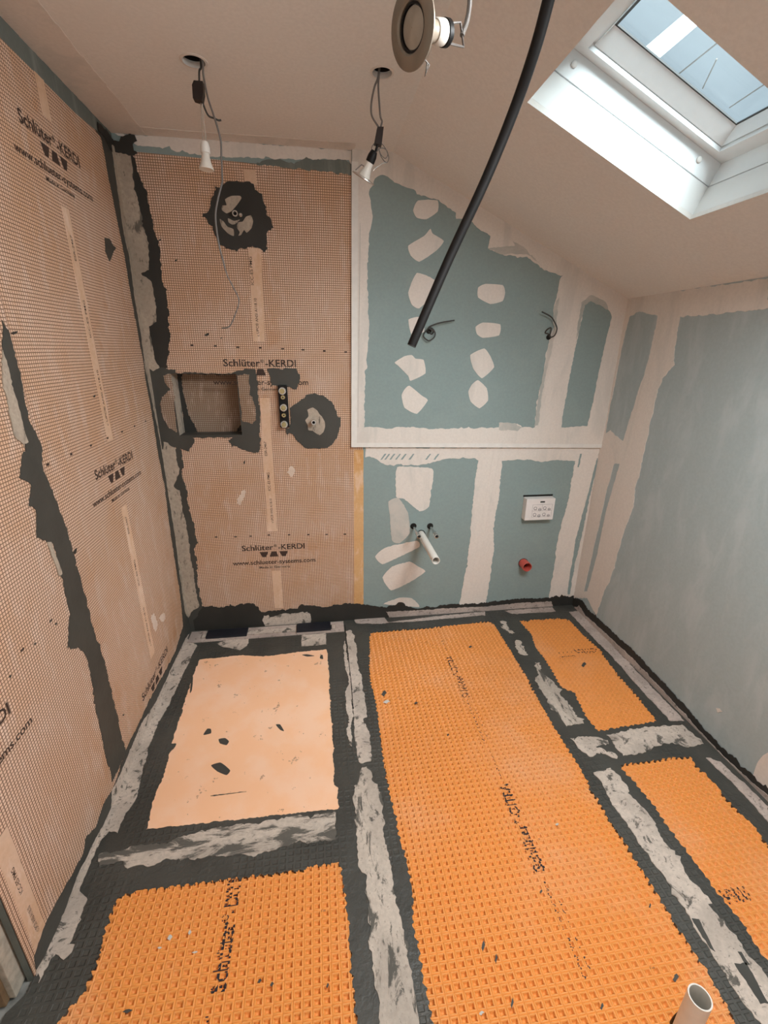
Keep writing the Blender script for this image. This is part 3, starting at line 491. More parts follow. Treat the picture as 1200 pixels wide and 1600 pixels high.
    'joint_line': ["F",[[.899,-.057],[.902,-.057],[.902,-.288],[.904,-.538],[.901,-.73],[.899,-.73],[.901,-.538],[.899,-.287]]],
    'tape_cross': ["F",[[.031,-1.257],[.047,-1.247],[.117,-1.246],[.154,-1.237],[.228,-1.243],[.313,-1.224],[.395,-1.215],[.515,-1.216],[.619,-1.211],[.744,-1.214],[.8,-1.212],[.796,-1.306],[.743,-1.303],[.701,-1.31],[.625,-1.306],[.577,-1.318],[.529,-1.327],[.462,-1.315],[.397,-1.306],[.334,-1.309],[.251,-1.294],[.21,-1.312],[.131,-1.305],[.115,-1.284],[.049,-1.29]]],
    'tape_back_floor': ["F",[[.96,-.011],[.995,.034],[1.147,-.001],[1.162,-.058],[1.458,-.031],[1.788,-.014],[1.777,-.056],[1.578,-.059],[1.323,-.069],[1.17,-.059],[1.122,-.071],[.973,-.045]]],
    'tape_back_floor2': ["F",[[1.919,-.021],[2.056,-.017],[2.243,-.019],[2.238,-.069],[2.1,-.066],[1.953,-.06]]],
    'tape_rt1': ["F",[[1.841,-.133],[1.879,-.137],[1.856,-.214],[1.885,-.255],[1.865,-.265],[1.834,-.211]]],
    'tape_rt2': ["F",[[1.85,-.336],[1.877,-.327],[1.876,-.396],[1.868,-.461],[1.832,-.446],[1.834,-.391]]],
    'tape_rt3': ["F",[[1.881,-.526],[1.907,-.529],[1.883,-.605],[1.899,-.655],[1.906,-.718],[1.893,-.768],[1.907,-.835],[1.905,-.882],[1.91,-.946],[1.82,-.958],[1.821,-.901],[1.809,-.854],[1.816,-.792],[1.816,-.716],[1.819,-.654],[1.858,-.602]]],
    'tape_rt4': ["F",[[1.807,-1.014],[1.88,-1.013],[1.96,-1.044],[1.954,-1.062],[1.888,-1.071],[1.95,-1.109],[1.943,-1.135],[1.894,-1.096],[1.841,-1.113],[1.814,-1.068]]],
    'tape_rt5': ["F",[[1.972,-1.017],[2.111,-1.005],[2.297,-1.006],[2.343,-1.008],[2.356,-1.114],[2.261,-1.12],[2.228,-1.091],[2.134,-1.097],[2.083,-1.121],[1.977,-1.125],[1.976,-1.071]]],
    'tape_r_floor1': ["F",[[2.321,-.085],[2.393,-.08],[2.37,-.99],[2.305,-.982],[2.312,-.725],[2.324,-.507],[2.318,-.281]]],
    'tape_r_floor2': ["F",[[2.308,-1.179],[2.353,-1.203],[2.368,-1.397],[2.312,-1.45],[2.32,-1.345],[2.317,-1.274]]],
    'tape_r_low': ["F",[[1.809,-1.182],[1.89,-1.171],[1.896,-1.196],[1.906,-1.248],[1.894,-1.291],[1.903,-1.335],[1.911,-1.389],[1.898,-1.45],[1.902,-1.503],[1.894,-1.567],[1.902,-1.594],[1.912,-1.625],[1.91,-1.644],[1.895,-1.644],[1.901,-1.67],[1.914,-1.724],[1.907,-1.76],[1.914,-1.822],[1.98,-2.1],[1.86,-2.1],[1.819,-1.888],[1.808,-1.853],[1.813,-1.794],[1.808,-1.759],[1.808,-1.714],[1.814,-1.654],[1.813,-1.624],[1.817,-1.578],[1.812,-1.519],[1.809,-1.462],[1.81,-1.414],[1.805,-1.342],[1.808,-1.272],[1.816,-1.213]]],
    'smear_rl1': ["F",[[1.818,-1.67],[1.837,-1.675],[1.822,-1.749],[1.814,-1.74],[1.815,-1.707]]],
    'smear_rl2': ["F",[[1.853,-1.778],[1.886,-1.781],[1.871,-1.862],[1.849,-1.859],[1.851,-1.821]]],
    'smear_rl3': ["F",[[1.884,-1.757],[1.894,-1.759],[1.892,-1.786],[1.881,-1.786]]],
    'tape_drain_f1': ["F",[[.185,-.148],[.231,-.117],[.349,-.112],[.355,-.184],[.318,-.225],[.272,-.202],[.207,-.173]]],
    'tape_drain_f2': ["F",[[.647,-.127],[.784,-.124],[.787,-.23],[.65,-.231]]],
    't_r1': [2.147,-.459,2.285,-.47],
    't_r2': [1.957,-1.617,2.034,-1.636],
    'c1_cable_a': [[.4756,-.56,2.3747],[.4684,-.56,2.3532],[.4647,-.56,2.3232]],
    'c1_block': [[.4454,-.56,2.3132],[.452,-.56,2.3244],[.4778,-.56,2.3242],[.4765,-.56,2.2983],[.4694,-.56,2.276],[.4439,-.56,2.2808]],
    'c1_cable_b': [[.4819,-.57,2.3726],[.481,-.57,2.3433],[.4845,-.57,2.3075],[.4901,-.57,2.2777],[.4996,-.57,2.2455],[.5089,-.57,2.2104],[.5147,-.57,2.1767],[.5116,-.57,2.1303],[.5088,-.57,2.0828]],
    'c1_cable_b2': [[.5116,-.57,2.1169],[.5061,-.57,2.0646],[.4875,-.57,2.0165],[.4754,-.57,1.9677],[.4776,-.57,1.8935],[.4861,-.57,1.8429],[.4955,-.57,1.7976],[.513,-.57,1.7583],[.5272,-.57,1.7181],[.508,-.57,1.6694],[.4862,-.57,1.6339],[.4598,-.57,1.6278]],
    'c1_tail': [[.4694,-.56,2.276],[.4753,-.56,2.2588],[.4841,-.56,2.2439],[.4995,-.56,2.2394],[.5123,-.56,2.2351],[.5204,-.56,2.2363]],
    'c1_wire_a': [[.4627,-.555,2.2776],[.4608,-.555,2.2354],[.4564,-.555,2.1807]],
    'c1_wire_b': [[.4688,-.565,2.2717],[.468,-.565,2.2208],[.4698,-.565,2.1757]],
    'c1_lamp': [[.4635,-.56,2.1771],[.4635,-.56,2.1587],[.4626,-.56,2.1458],[.4616,-.56,2.1236],[.4607,-.56,2.1023],[.4387,-.56,2.1093],[.4822,-.56,2.1011]],
    'c2_cable_a': [[1.0141,-.6,2.373],[1.0012,-.6,2.3369],[.992,-.6,2.3004],[.9907,-.6,2.2747],[.9962,-.6,2.2578],[1.0153,-.6,2.2351]],
    'c2_cable_b': [[1.0155,-.6,2.3731],[1.0131,-.6,2.3377],[1.0161,-.6,2.3021],[1.0205,-.6,2.2638],[1.026,-.6,2.2511],[1.0208,-.6,2.2332]],
    'c2_block': [[1.0099,-.6,2.2325],[1.0303,-.6,2.2338],[1.024,-.6,2.1845],[1.0006,-.6,2.1898]],
    'c2_core': [[1.0129,-.6,2.1906],[1.0048,-.6,2.1675]],
    'c2_lamp': [[1.002,-.6,2.1719],[.9952,-.6,2.1602],[.9924,-.6,2.1486],[.9772,-.6,2.111],[.9675,-.6,2.1012]],
    'c2_disc': [[.933,-.6,2.1212],[1.0025,-.6,2.082]],
    'c2_wire': [[.9938,-.6,2.1669],[.9937,-.6,2.1826],[1.0074,-.6,2.1947],[1.0267,-.6,2.1914],[1.0435,-.6,2.1721],[1.0494,-.6,2.1543],[1.0412,-.6,2.1423],[1.0243,-.6,2.1573],[1.0158,-.6,2.1795]],
    'c2_wire2': [[1.0063,-.61,2.1643],[1.02,-.61,2.1763],[1.0365,-.61,2.1751],[1.045,-.61,2.1621],[1.0368,-.61,2.1503],[1.0229,-.61,2.1585],[1.0173,-.61,2.1694]],
    'c2_clip': [[1.0412,-.6,2.1423],[1.0286,-.6,2.1393],[1.0078,-.6,2.1266],[.9967,-.6,2.1167]],
    'l3_disc': [[.9563,-1.468,2.0339],[.932,-1.468,2.0692],[.9623,-1.468,1.9977],[.9289,-1.468,2.0378],[.9837,-1.468,2.0335]],
    'l3_body': [[.977,-1.468,2.0481],[.9864,-1.468,2.0515],[.9946,-1.468,2.0531]],
    'l3_clip': [[.9928,-1.468,2.0652],[1.0092,-1.468,2.0675],[1.0218,-1.468,2.0572],[.9973,-1.468,2.0476]],
    'l3_clip2': [[.986,-1.468,2.0337],[.9957,-1.468,2.0215],[.9894,-1.468,2.0376]],
    'wc1': [[1.3467,-.03,1.6518],[1.3615,-.03,1.638],[1.3712,-.03,1.6541],[1.3495,-.03,1.6664],[1.3259,-.03,1.647],[1.3199,-.03,1.6246],[1.3453,-.03,1.607],[1.3713,-.03,1.6254],[1.3714,-.03,1.6509],[1.3391,-.03,1.6662],[1.3697,-.03,1.6826],[1.4112,-.03,1.6929],[1.467,-.03,1.7022]],
    'wc2': [[1.9809,-.03,1.6482],[1.9611,-.03,1.6545],[1.9663,-.03,1.671],[1.9803,-.03,1.6779],[1.9837,-.03,1.6549],[1.983,-.03,1.6336],[2.0008,-.03,1.6419],[2.0072,-.03,1.6751],[1.991,-.03,1.7075],[1.9653,-.03,1.7296],[1.9104,-.03,1.7496]],
    'hose': [[1.0533,-1.0582,1.574],[1.1443,-1.059,1.7849],[1.2167,-1.0939,1.9538],[1.2572,-1.1405,2.078],[1.2698,-1.1986,2.1593],[1.2708,-1.2421,2.2172]],
    'valve': [[.6169,-.03,1.3644],[.6181,-.03,1.3336],[.6181,-.03,1.2838],[.6173,-.03,1.246],[.6162,-.03,1.2013]],
    'valve_br': [[.5963,-.02,1.391],[.6427,-.02,1.3911],[.6368,-.02,1.1833],[.5887,-.02,1.1806]],
    'outlet1': [[.462,-.02,2.1123],[.4844,-.01,2.1085]],
    'outlet2': [.7638,-.04,1.2111],
    'waste': [1.5444,-1.9224,.2845],
    'stub': [1.6035,-1.8612,.03],
    'caps': [[1.5612,-.79,2.3477],[2.0231,-.79,2.1458]],
    'sheet_out': [[3.193,1.531,3.6],[3.361,1.645,3.6],[3.358,1.105,3.6],[3.219,1.041,3.6]],
    'poles': [[[4.489,2.907,4.2],[4.467,2.404,4.2]],[[4.93,3.094,4.2],[4.657,2.622,4.2]],[[5.541,3.395,4.2],[5.487,2.877,4.2]]],
}


# ------------------------------------------------------------------ the room
def rect(a0, a1, b0, b1): return [(a0, b0), (a1, b0), (a1, b1), (a0, b1)]
def circ(x, y, r, n=28): return [(x + r * math.cos(2 * math.pi * i / n), y + r * math.sin(2 * math.pi * i / n)) for i in range(n)]
NX0, NX1, NZ0, NZ1 = .098, .401, 1.146, 1.442
floor = ob('floor', MB().box(-.14, W + .1, YF - .1, .1, -.12, -.006), M['concrete'], kind='structure')
wall_back = ob('wall_back', MB().prism('B', [(-.14, -.05), (W + .1, -.05), (W + .1, ZR - .02), (XF, ZC + .02), (-.14, ZC + .02)], -.10, 0, [rect(NX0 - .006, NX1 + .006, NZ0 - .006, NZ1 + .006)]), M['teal'], kind='structure')
wall_right = ob('wall_right', MB().prism('R', rect(YF - .1, 0, -.05, ZR + .01), -.10, 0), M['teal_wash'], kind='structure')
wall_left = ob('wall_left', MB().prism('L', rect(-1.556, 0, -.01, ZC), -.016, 0), M['teal_dark'], kind='structure')
ob('wall_hall', MB().box(-.24, -.14, YF - .1, .1, -.05, ZC + .02), M['paint'], kind='structure')
ob('wall_front', MB().box(-.14, W + .1, YF - .1, YF, 0, ZC + .02), M['paint'], kind='structure')
trim = ob('trim_1', MB().box(-.125, -.038, -1.604, -1.545, 0, ZC, .003), M['wood'], kind='structure')
ob('batten', MB().box(-.039, -.022, -1.590, -1.545, 0.004, ZC, .002), M['pale'], trim)
HOLES = [(.456, -.563, .034), (1.025, -.600, .032), (1.00, -1.50, .034)]
OU0, OU1, OY0, OY1 = .305, .967, -1.277, -.790
ceiling = ob('ceiling', MB().prism('C', rect(-.14, XF, YF - .1, .1), -.015, 0, [circ(*h) for h in HOLES])
             .prism('S', rect(0, 1.48, YF - .1, .1), -.015, 0, [rect(OU0, OU1, OY0, OY1)]), M['paint'], kind='structure')
for x, y, r in HOLES:
    ob('light_hole', MB().lathe([(r + .001, .0149), (r + .012, .0149), (r + .012, .15), (.0005, .15), (.0005, .14), (r + .001, .14)], (x, y, ZC), (0, 0, 1)), M['hole'], ceiling)
    ob('hole_rim', MB().lathe([(r - .001, -.002), (r + .006, -.0012), (r + .007, .001), (r - .001, .012)], (x, y, ZC), (0, 0, 1)), M['plaster'], ceiling, smooth=True)
ob('ceiling_cover', MB().box(-.14, XF + .2, YF - .1, .1, ZC + .16, ZC + .2), M['hole'], ceiling)

ob('joint_compound', MB().prism('C', jag(rect(.0, .135, -1.9, 0), .004, .02, 3), 0, .0012), M['plaster'], ceiling)
ob('joint_compound', MB().prism('C', jag(rect(.135, .985, -.075, 0), .004, .02, 4), 0, .0012), M['plaster'], ceiling)
# roof window: plastered reveal, lining, frame, sash and pane
def ring(outer, hole, h0, h1): return MB().prism('S', outer, -h1, -h0, [hole])
def loft(rects):
    mb = MB(); vs_ = []
    for (u0, u1, y0, y1), h in rects:
        for u, y in rect(u0, u1, y0, y1): vs_.append(SO + SE * u + Vector((0, y, 0)) + SN * h)
    n = len(rects); return mb.add(vs_, [(4 * j + i, 4 * j + (i + 1) % 4, 4 * ((j + 1) % n) + (i + 1) % 4, 4 * ((j + 1) % n) + i) for j in range(n) for i in range(4)])
OUT = rect(OU0 - .02, OU1 + .02, OY0 - .02, OY1 + .02)
win = ob('window_1', ring(OUT, rect(OU0, OU1, OY0, OY1), .0152, .100), M['reveal'], kind='structure')
ob('lining', ring(OUT, rect(OU0 - .004, OU1 + .004, OY0 - .004, OY1 + .004), .1005, .104).prism('S', OUT, -.172, -.1045, [rect(OU0, OU1, OY0, OY1)]), M['white_gloss'], win)
ob('frame', ring(OUT, rect(.395, .922, -1.247, -.820), .1725, .190), M['white_gloss'], win)
ob('sash', loft([((.408, .918, -1.243, -.822), .186), ((.426, .906, -1.207, -.856), .226), ((.30, .99, -1.29, -.775), .226), ((.30, .99, -1.29, -.775), .1905), ((.408, .918, -1.243, -.822), .1905)]), M['white_gloss'], win)
ob('gasket', ring(rect(.40, .93, -1.23, -.84), rect(.433, .903, -1.200, -.860), .2265, .2310), M['dark_cable'], win)
ob('pane', MB().prism('S', rect(.40, .93, -1.23, -.84), -.236, -.2315), M['glass'], win)
for q in D['caps']:
    ob('screw_cap', MB().lathe([(.0005, 0), (.009, 0), (.009, .003), (.006, .005), (.0005, .0045)], (q[0], OY1, q[2]), (0, -1, 0), 18), M['bead'], win, smooth=True)
q = [Vector(p) for p in D['sheet_out']]  # strip added outside, standing in for a bright reflection in the glass
sheet_ = tag(ob('reflection_strip', MB().add([p + Vector((0, 0, k)) for k in (0, .02) for p in q], [(0, 1, 2, 3), (7, 6, 5, 4), (0, 4, 5, 1), (1, 5, 6, 2), (2, 6, 7, 3), (3, 7, 4, 0)]), M['reflection_sheet']),
    'added pale strip and thin poles outside, standing in for reflections in the roof window', 'reflection_sheet')
for a, b in D['poles']: ob('pole', MB().tube([a, b], .007, 8, 0), M['white_wire'], sheet_)  # thin tubes added likewise, for the fainter lines in the glass

# ------------------------------------------------------------------ teal plasterboard, compound and patches
upper = ob('upper_panel', MB().prism('P', [(.957, 1.078), (W, 1.050), (W, ZR), (XF, ZC), (.974, ZC)], -.0138, 0), M['teal'], wall_back)
ob('joint_compound', MB().prism('P', [(.958, 1.079), (W, 1.051), (W, ZR), (XF, ZC), (.975, ZC)], 0, .0014,
   [jag(P('teal_big'), .004, .010, 3), jag(P('teal_slot'), .003, .010, 4)]), M['plaster'], upper)
for i in range(10): ob('plaster_patch', slab('patch_P%d' % i, 0, .0016, .0015, .010, rnd=True), M['plaster'], upper)
for i in range(4): ob('thin_skim', slab('skim_P%d' % i, 0.0003, .0018, .003, .010), M['skim'], upper)
ob('corner_bead', MB().prism('P', [(.955, 1.076), (.985, 1.075), (1.001, 2.33), (.972, 2.33)], -.0145, .0028), M['bead'], upper)
ob('corner_bead', MB().prism('P', [(.955, 1.076), (W, 1.048), (W, 1.070), (.956, 1.099)], -.0145, .0026), M['bead'], upper)
ob('bead_ridge', MB().prism('P', [(.990, 1.180), (.9925, 1.180), (1.009, 2.10), (1.0065, 2.10)], 0, .0026), M['skim'], upper)
for k, mt in (('comp_stripe', 'plaster'), ('comp_ledge', 'plaster'), ('comp_right1', 'plaster'), ('comp_right2', 'plaster'), ('comp_B_top', 'plaster')):
    ob('joint_compound', slab(k, 0, .0018 + .0003 * (k == 'comp_ledge'), .004, .010), M[mt], wall_back)
for i in range(5): ob('plaster_patch', slab('patch_B%d' % i, 0, .0014 + .0002 * i, .003, .010, rnd=True), M['plaster' if i != 1 else 'skim'], wall_back)
for i in range(8): ob('bare_strip', slab('slash%d' % i, .0020, .0025, .0008, .006), M['teal'], wall_back)
for k in ('bare_a', 'bare_b'): ob('bare_strip', slab(k, .0019, .0024, .002, .010), M['teal'], wall_back)
for k, (dx, w) in enumerate(((.045, .004), (.075, .003))):
    ob('trowel_ridge', MB().prism('B', [(1.695 + dx * 1.2, 1.03), (1.695 + dx * 1.2 + w, 1.03), (1.625 + dx + w, .03), (1.625 + dx, .03)], .0016, .0030), M['plaster'], wall_back)
ob('joint_compound', MB().prism('R', jag(P('comp_R'), .004, .010, 11, keep=(len(P('comp_R')) - 2, len(P('comp_R')) - 1)), 0, .0016, [jag(P('comp_R_hole'), .003, .010, 12), jag(P('comp_R_gap'), .002, .012, 13)]), M['plaster'], wall_right)
ob('plaster_patch', slab('patch_R', 0, .0018, .002, rnd=True), M['plaster'], wall_right)
ob('plaster_patch', slab('patch_R2', 0, .0018, .001), M['plaster'], wall_right)

# ------------------------------------------------------------------ waterproofing membrane sheets
def name_tris(tail, x, y, L, h):
    return text_tris('Schl\u00fcter', x, y, L * .500, h, bold=.018) + text_tris('\u00ae', x + L * .506, y + h * .52, L * .050, h * .46, bold=.01) + text_tris(tail, x + L * .572, y, L * .428, h * .97, bold=.018)
def block(sheet, plane, c, z0, n, upto=4):
    mb = MB().flat(plane, name_tris('-KERDI', c - .172, z0, .344, .035), n)
    ob('printed_name', mb, M['ink'], sheet)
    mb = MB()
    for k, (a, b, cc, d) in enumerate(((-.078, -.030, -.044, -.064), (-.014, .014, .024, -.024), (.030, .078, .064, .044))):
        mb.prism(plane, [(c + d, z0 - .041), (c + cc, z0 - .041), (c + b, z0 - .010), (c + a, z0 - .010)], n - .0002, n + .0001)
    ob('printed_emblem', mb, M['ink'], sheet)
    ob('printed_address', MB().flat(plane, text_tris('www.schlueter-systems.com', c - .228, z0 - .093, .456, .033, bold=.014), n), M['ink'], sheet)
    ob('printed_origin', MB().flat(plane, text_tris('Made in Germany', c - .086, z0 - .116, .172, .018, bold=.014), n), M['ink'], sheet)
def small_print(sheet, plane, x, z, n, txt, L, h=.013):
    ob('printed_code', MB().flat(plane, text_tris(txt, x, z, L, h, math.pi / 2, bold=.008), n), M['ink'], sheet)
def marks(sheet, plane, pts, n):
    for a, b in pts: ob('printed_mark', MB().prism(plane, rect(a - .007, a + .007, b - .0035, b + .0035), n - .0002, n + .0001), M['ink'], sheet)
sb = ob('membrane_sheet', MB().prism('B', [(.004, .03), (1.017, .03), (1.017, 2.290), (.004, 2.318)], .0003, .0020, [rect(NX0 - .001, NX1 + .001, NZ0 - .001, NZ1 + .001)]), M['kerdi_back'],
        label='orange gridded membrane sheet on the back wall around the niche and shower valve', cat='membrane', group='gridded membrane sheets')
for k in ('strip_B0', 'strip_B1', 'strip_B2b', 'strip_B3'): ob('print_strip', slab(k, .0020, .0024, .0006, .01), M['fleece_strip'], sb)
ob('sheet_edge', slab('edge_strip', .0020, .0024, .0006, .01), M['fleece_edge'], sb)
block(sb, 'B', .517, 1.4765, .0027); block(sb, 'B', .513, .4975, .0027)
small_print(sb, 'B', .517, 1.835, .0028, 'ICC-ES PMG', .115); small_print(sb, 'B', .524, 1.615, .0028, 'c UPC\u00ae ANSI A118.10', .165)
small_print(sb, 'B', .518, 1.035, .0028, 'ESR-2467', .075); small_print(sb, 'B', .522, .845, .0028, 'ICC-ES PMG', .10); small_print(sb, 'B', .524, .66, .0028, 'c UPC\u00ae ANSI A118.10', .14)
marks(sb, 'B', [tuple(p) for p in D['mark_row1'][1]] + [tuple(p) for p in D['mark_row2'][1]], .0026)
sl = ob('membrane_sheet', MB().prism('L', [(-1.03, .015), (-.002, .015), (-.002, 2.312), (-.17, 2.322), (-.32, 2.312), (-1.03, 2.322)], .0003, .0020), M['kerdi_side'],
        label='orange gridded membrane sheet on the left wall, next to the back corner', cat='membrane', group='gridded membrane sheets')
for y0, y1, z0, z1 in ((-.563, -.512, 2.215, 2.318), (-.560, -.510, 1.226, 1.983), (-.557, -.507, .239, .957)):
    ob('print_strip', MB().prism('L', jag(rect(y0, y1, z0, z1), .0006, .01, 2), .0020, .0024), M['fleece_strip'], sl)
for z0 in (2.142, 1.115, .133): block(sl, 'L', -.535, z0, .0027)
for z0 in (1.23, .24):
    for t, z, L in (('ESR-2467', .60, .075), ('ICC-ES PMG', .36, .12), ('c UPC\u00ae ANSI A118.10', .05, .20)): small_print(sl, 'L', -.527, z0 + z, .0028, t, L)
marks(sl, 'L', [(-.96 + .135 * i, 1.235 + .0008 * i) for i in range(7)], .0026)
s2 = ob('membrane_sheet', MB().prism('L', [(-1.556, .012), (-.985, .012), (-.985, 2.335), (-1.556, 2.335)], .0021, .0036), M['kerdi_side'],
        label='orange gridded membrane sheet at the left edge, nearest the timber', cat='membrane', group='gridded membrane sheets')
ob('print_strip', MB().prism('L', jag(rect(-1.530, -1.478, .03, .46), .0006, .01, 2), .0036, .0040), M['fleece_strip'], s2)
block(s2, 'L', -1.534, .700, .0042)
small_print(s2, 'L', -1.498, .10, .0043, 'c UPC\u00ae ANSI A118.10', .10, .012); small_print(s2, 'L', -1.500, .26, .0043, 'ICC-ES PMG', .09, .012)
marks(s2, 'L', [(-1.40 + .135 * i, .815) for i in range(4)], .0042)

for i in range(5): ob('sealant_spot', slab('speckB%d' % i, .0020, .0034, .0006, .004), M['seal_black'], sb)
for i in range(2): ob('plaster_scuff', slab('scuffB%d' % i, .0020, .0023, .004, .006), M['scuff'], sb)
for i in range(8): ob('sealant_spot', slab('speckL%d' % i, .0020, .0034 if i in (0, 1, 5, 6) else .0050, .0006, .004), M['seal_black'], sl if i in (0, 1, 5, 6, 7) else s2)
for i in range(2): ob('plaster_scuff', slab('scuffL%d' % i, .0020, .0023, .005, .006), M['scuff'], sl)
# dark sealant trowelled on the walls
def smear(key, n0, n1, par, amp=.004, step=.008, keep=(), mat='seal'): return ob('sealant_smear', slab(key, n0, n1, amp, step, keep=keep), M[mat], par)
def keep_last(key, k): n = len(P(key)); return tuple(range(n - k, n))
smear('seal_L_corner', .0022, .0042, wall_left, .004, keep=keep_last('seal_L_corner', 4))
smear('seal_L_seam', .0030, .0056, wall_left, .004)
smear('seal_L_bottom', .0026, .0050, wall_left, .004, keep=keep_last('seal_L_bottom', 4))
smear('patch_L', .0021, .0040, wall_left, .003)
smear('corner_blob_L', .0040, .0062, wall_left, .003, mat='seal_black'); smear('corner_blob_B', .0040, .0075, wall_back, .003, mat='seal_black')
smear('seal_B_upper', .0022, .0042, wall_back, .005, keep=keep_last('seal_B_upper', 2), mat='seal_black')
ob('sealant_smear', MB().prism('B', jag(P('niche_seal'), .004, .008, 21), .0024, .0046, [rect(NX0, NX1, NZ0, NZ1)]), M['seal'], wall_back)
smear('seal_B_lower', .0022, .0040, wall_back, .005, keep=keep_last('seal_B_lower', 3))
smear('seal_B_bottom', .0028, .0048, wall_back, .006, keep=keep_last('seal_B_bottom', 4), mat='seal_black')
smear('outlet1_seal', .0030, .0052, wall_back, .005, mat='seal_black')
smear('outlet2_seal', .0030, .0052, wall_back, .003)
smear('valve_seal', .0030, .0052, wall_back, .003)
ob('sealant_smear', slab('seal_B_top', .0022, .0036, .004), M['teal_dark'], wall_back)
smear('seal_R', .0018, .0040, wall_right, .006, keep=keep_last('seal_R', 4), mat='seal_black')

# ------------------------------------------------------------------ floor: mats, tray, sealant coat
CX, CY = .0245, .0210
def mat_mesh(x0, x1, y0, y1):
    """moulded grid: every cell is a ridge round an undercut square pit, a groove between neighbours"""
    nx, ny = int((x1 - x0) / CX), int((y1 - y0) / CY)
    sq = np.array([(-1, -1), (0, -1), (1, -1), (1, 0), (1, 1), (0, 1), (-1, 1), (-1, 0)], float)
    pin = np.array([1, .78, 1, .78, 1, .78, 1, .78])[:, None]
    rings = [(sq * (CX / 2, CY / 2), .0040), (sq * (CX / 2 - .0015, CY / 2 - .0014), .0060), (sq * pin * (.0088, .0074), .0062), (sq * pin * (.0092, .0078), -.0034)]
    cell = np.concatenate([np.c_[r, np.full(8, h)] for r, h in rings])
    gx, gy = np.meshgrid(np.arange(nx), np.arange(ny)); n = nx * ny
    off = np.c_[x0 + (gx.ravel() + .5) * CX, y0 + (gy.ravel() + .5) * CY, np.zeros(n)]
    v = (cell[None] + off[:, None]).reshape(-1, 3)
    f = [(8 * j + i, 8 * j + (i + 1) % 8, 8 * (j + 1) + (i + 1) % 8, 8 * (j + 1) + i) for j in range(3) for i in range(8)]
    f4 = (np.array(f)[None] + (np.arange(n) * 32)[:, None, None]).reshape(-1, 4)
    f8 = (np.arange(24, 32)[None] + (np.arange(n) * 32)[:, None])
    return v, f4, f8
def mat(x0, x1, y0, y1, label):
    v, f4, f8 = mat_mesh(x0, x1, y0, y1); o0 = np.array((x0, y0, 0)); v = v - o0
    me = bpy.data.meshes.new('uncoupling_mat'); nq, no = len(f4), len(f8)
    me.vertices.add(len(v)); me.vertices.foreach_set('co', v.ravel())
    me.loops.add(nq * 4 + no * 8); me.loops.foreach_set('vertex_index', np.concatenate([f4.ravel(), f8.ravel()]))
    me.polygons.add(nq + no)
    me.polygons.foreach_set('loop_start', np.concatenate([np.arange(nq) * 4, nq * 4 + np.arange(no) * 8]))
    me.update(calc_edges=True); me.validate(); me.materials.append(M['orange'])
    o = bpy.data.objects.new('uncoupling_mat', me); COL.objects.link(o); o.location = o0
    o['box'] = [x0, x1, y0, y1]
    return tag(o, label, 'floor mat', 'waffle floor mats')
m1 = mat(.935, 1.900, -2.55, -.05, 'long middle orange waffle floor mat, largest, running from the back wall')
m2 = mat(1.905, 2.375, -1.06, -.06, 'far right orange waffle floor mat in the corner by the right wall')
m3 = mat(1.905, 2.375, -2.10, -1.08, 'near right orange waffle floor mat cut off by the picture edge')
m4 = mat(.06, .925, -2.30, -1.235, 'near left orange waffle floor mat in front of the shower tray')
def mat_print(o, txt, x, y, L, h, rot, seed=1, fade=1.0, bold=.02):
    """ink that took on the ridges and only partly in the pits, so the letters come out broken"""
    x0, x1, y0, y1 = o['box']; r = random.Random(seed)
    T = np.array(name_tris('-DITRA', 0, 0, 1, 1) if txt == 'NAME' else glyphs(txt, bold)); q = .0024; mb = MB(); c, s_ = math.cos(rot), math.sin(rot)
    a, b, cc = T[:, 0], T[:, 1], T[:, 2]
    def side(p, u, w): return (p[0] - w[:, 0]) * (u[:, 1] - w[:, 1]) - (u[:, 0] - w[:, 0]) * (p[1] - w[:, 1])
    for i in range(int(L / q)):
        for j in range(int(h / q)):
            p = ((i + .5) * q / L, (j + .5) * q / h)
            d1, d2, d3 = side(p, a, b), side(p, b, cc), side(p, cc, a)
            if not np.any(((d1 >= 0) & (d2 >= 0) & (d3 >= 0)) | ((d1 <= 0) & (d2 <= 0) & (d3 <= 0))): continue
            X = x + p[0] * L * c - p[1] * h * s_; Y = y + p[0] * L * s_ + p[1] * h * c
            fx = abs(((X - x0) / CX) % 1 - .5) * CX; fy = abs(((Y - y0) / CY) % 1 - .5) * CY
            pit = fx < .0084 and fy < .0070
            if r.random() > (.80 if pit else .95) * fade: continue
            z = -.0031 if pit else .0065; e = q * .54
            mb.add([(X - e, Y - e, z), (X + e, Y - e, z), (X + e, Y + e, z), (X - e, Y + e, z)], [(0, 1, 2, 3)])
    if mb.f: tag(ob('printed_text', mb, M['black_ink'], o), kind='stuff')
H = math.pi / 2
mat_print(m1, 'NAME', 1.457, -1.490, .309, .040, H, 1); mat_print(m1, 'NAME', 1.462, -.722, .309, .040, H, 2)
for yy, k in ((-1.755, 3), (-.985, 4)):
    mat_print(m1, 'www.schlueter-systems.com', 1.441, yy, .24, .011, H, k, .8); mat_print(m1, 'Made in Germany', 1.462, yy + .02, .17, .009, H, k + 5, .6)
mat_print(m1, 'www.schlueter-systems.com', 1.448, -1.15, .12, .011, H, 7, .6); mat_print(m1, 'Made in Germany', 1.450, -.365, .10, .016, H, 8, .6)
mat_print(m4, 'NAME', .501, -1.650, .309, .042, H, 9); mat_print(m4, 'www.schlueter-systems.com', .470, -1.80, .11, .012, H, 10, .8)
mat_print(m2, 'NAME', 2.455, -.445, .309, .042, math.pi, 11); mat_print(m2, 'Made in Germany', 2.125, -.457, .09, .012, math.pi, 12, .7); mat_print(m2, 'Made in Germany', 2.125, -.490, .09, .014, math.pi, 13, .9)
mat_print(m3, 'ITRA', 2.045, -1.612, .09, .036, math.pi, 14, .8)
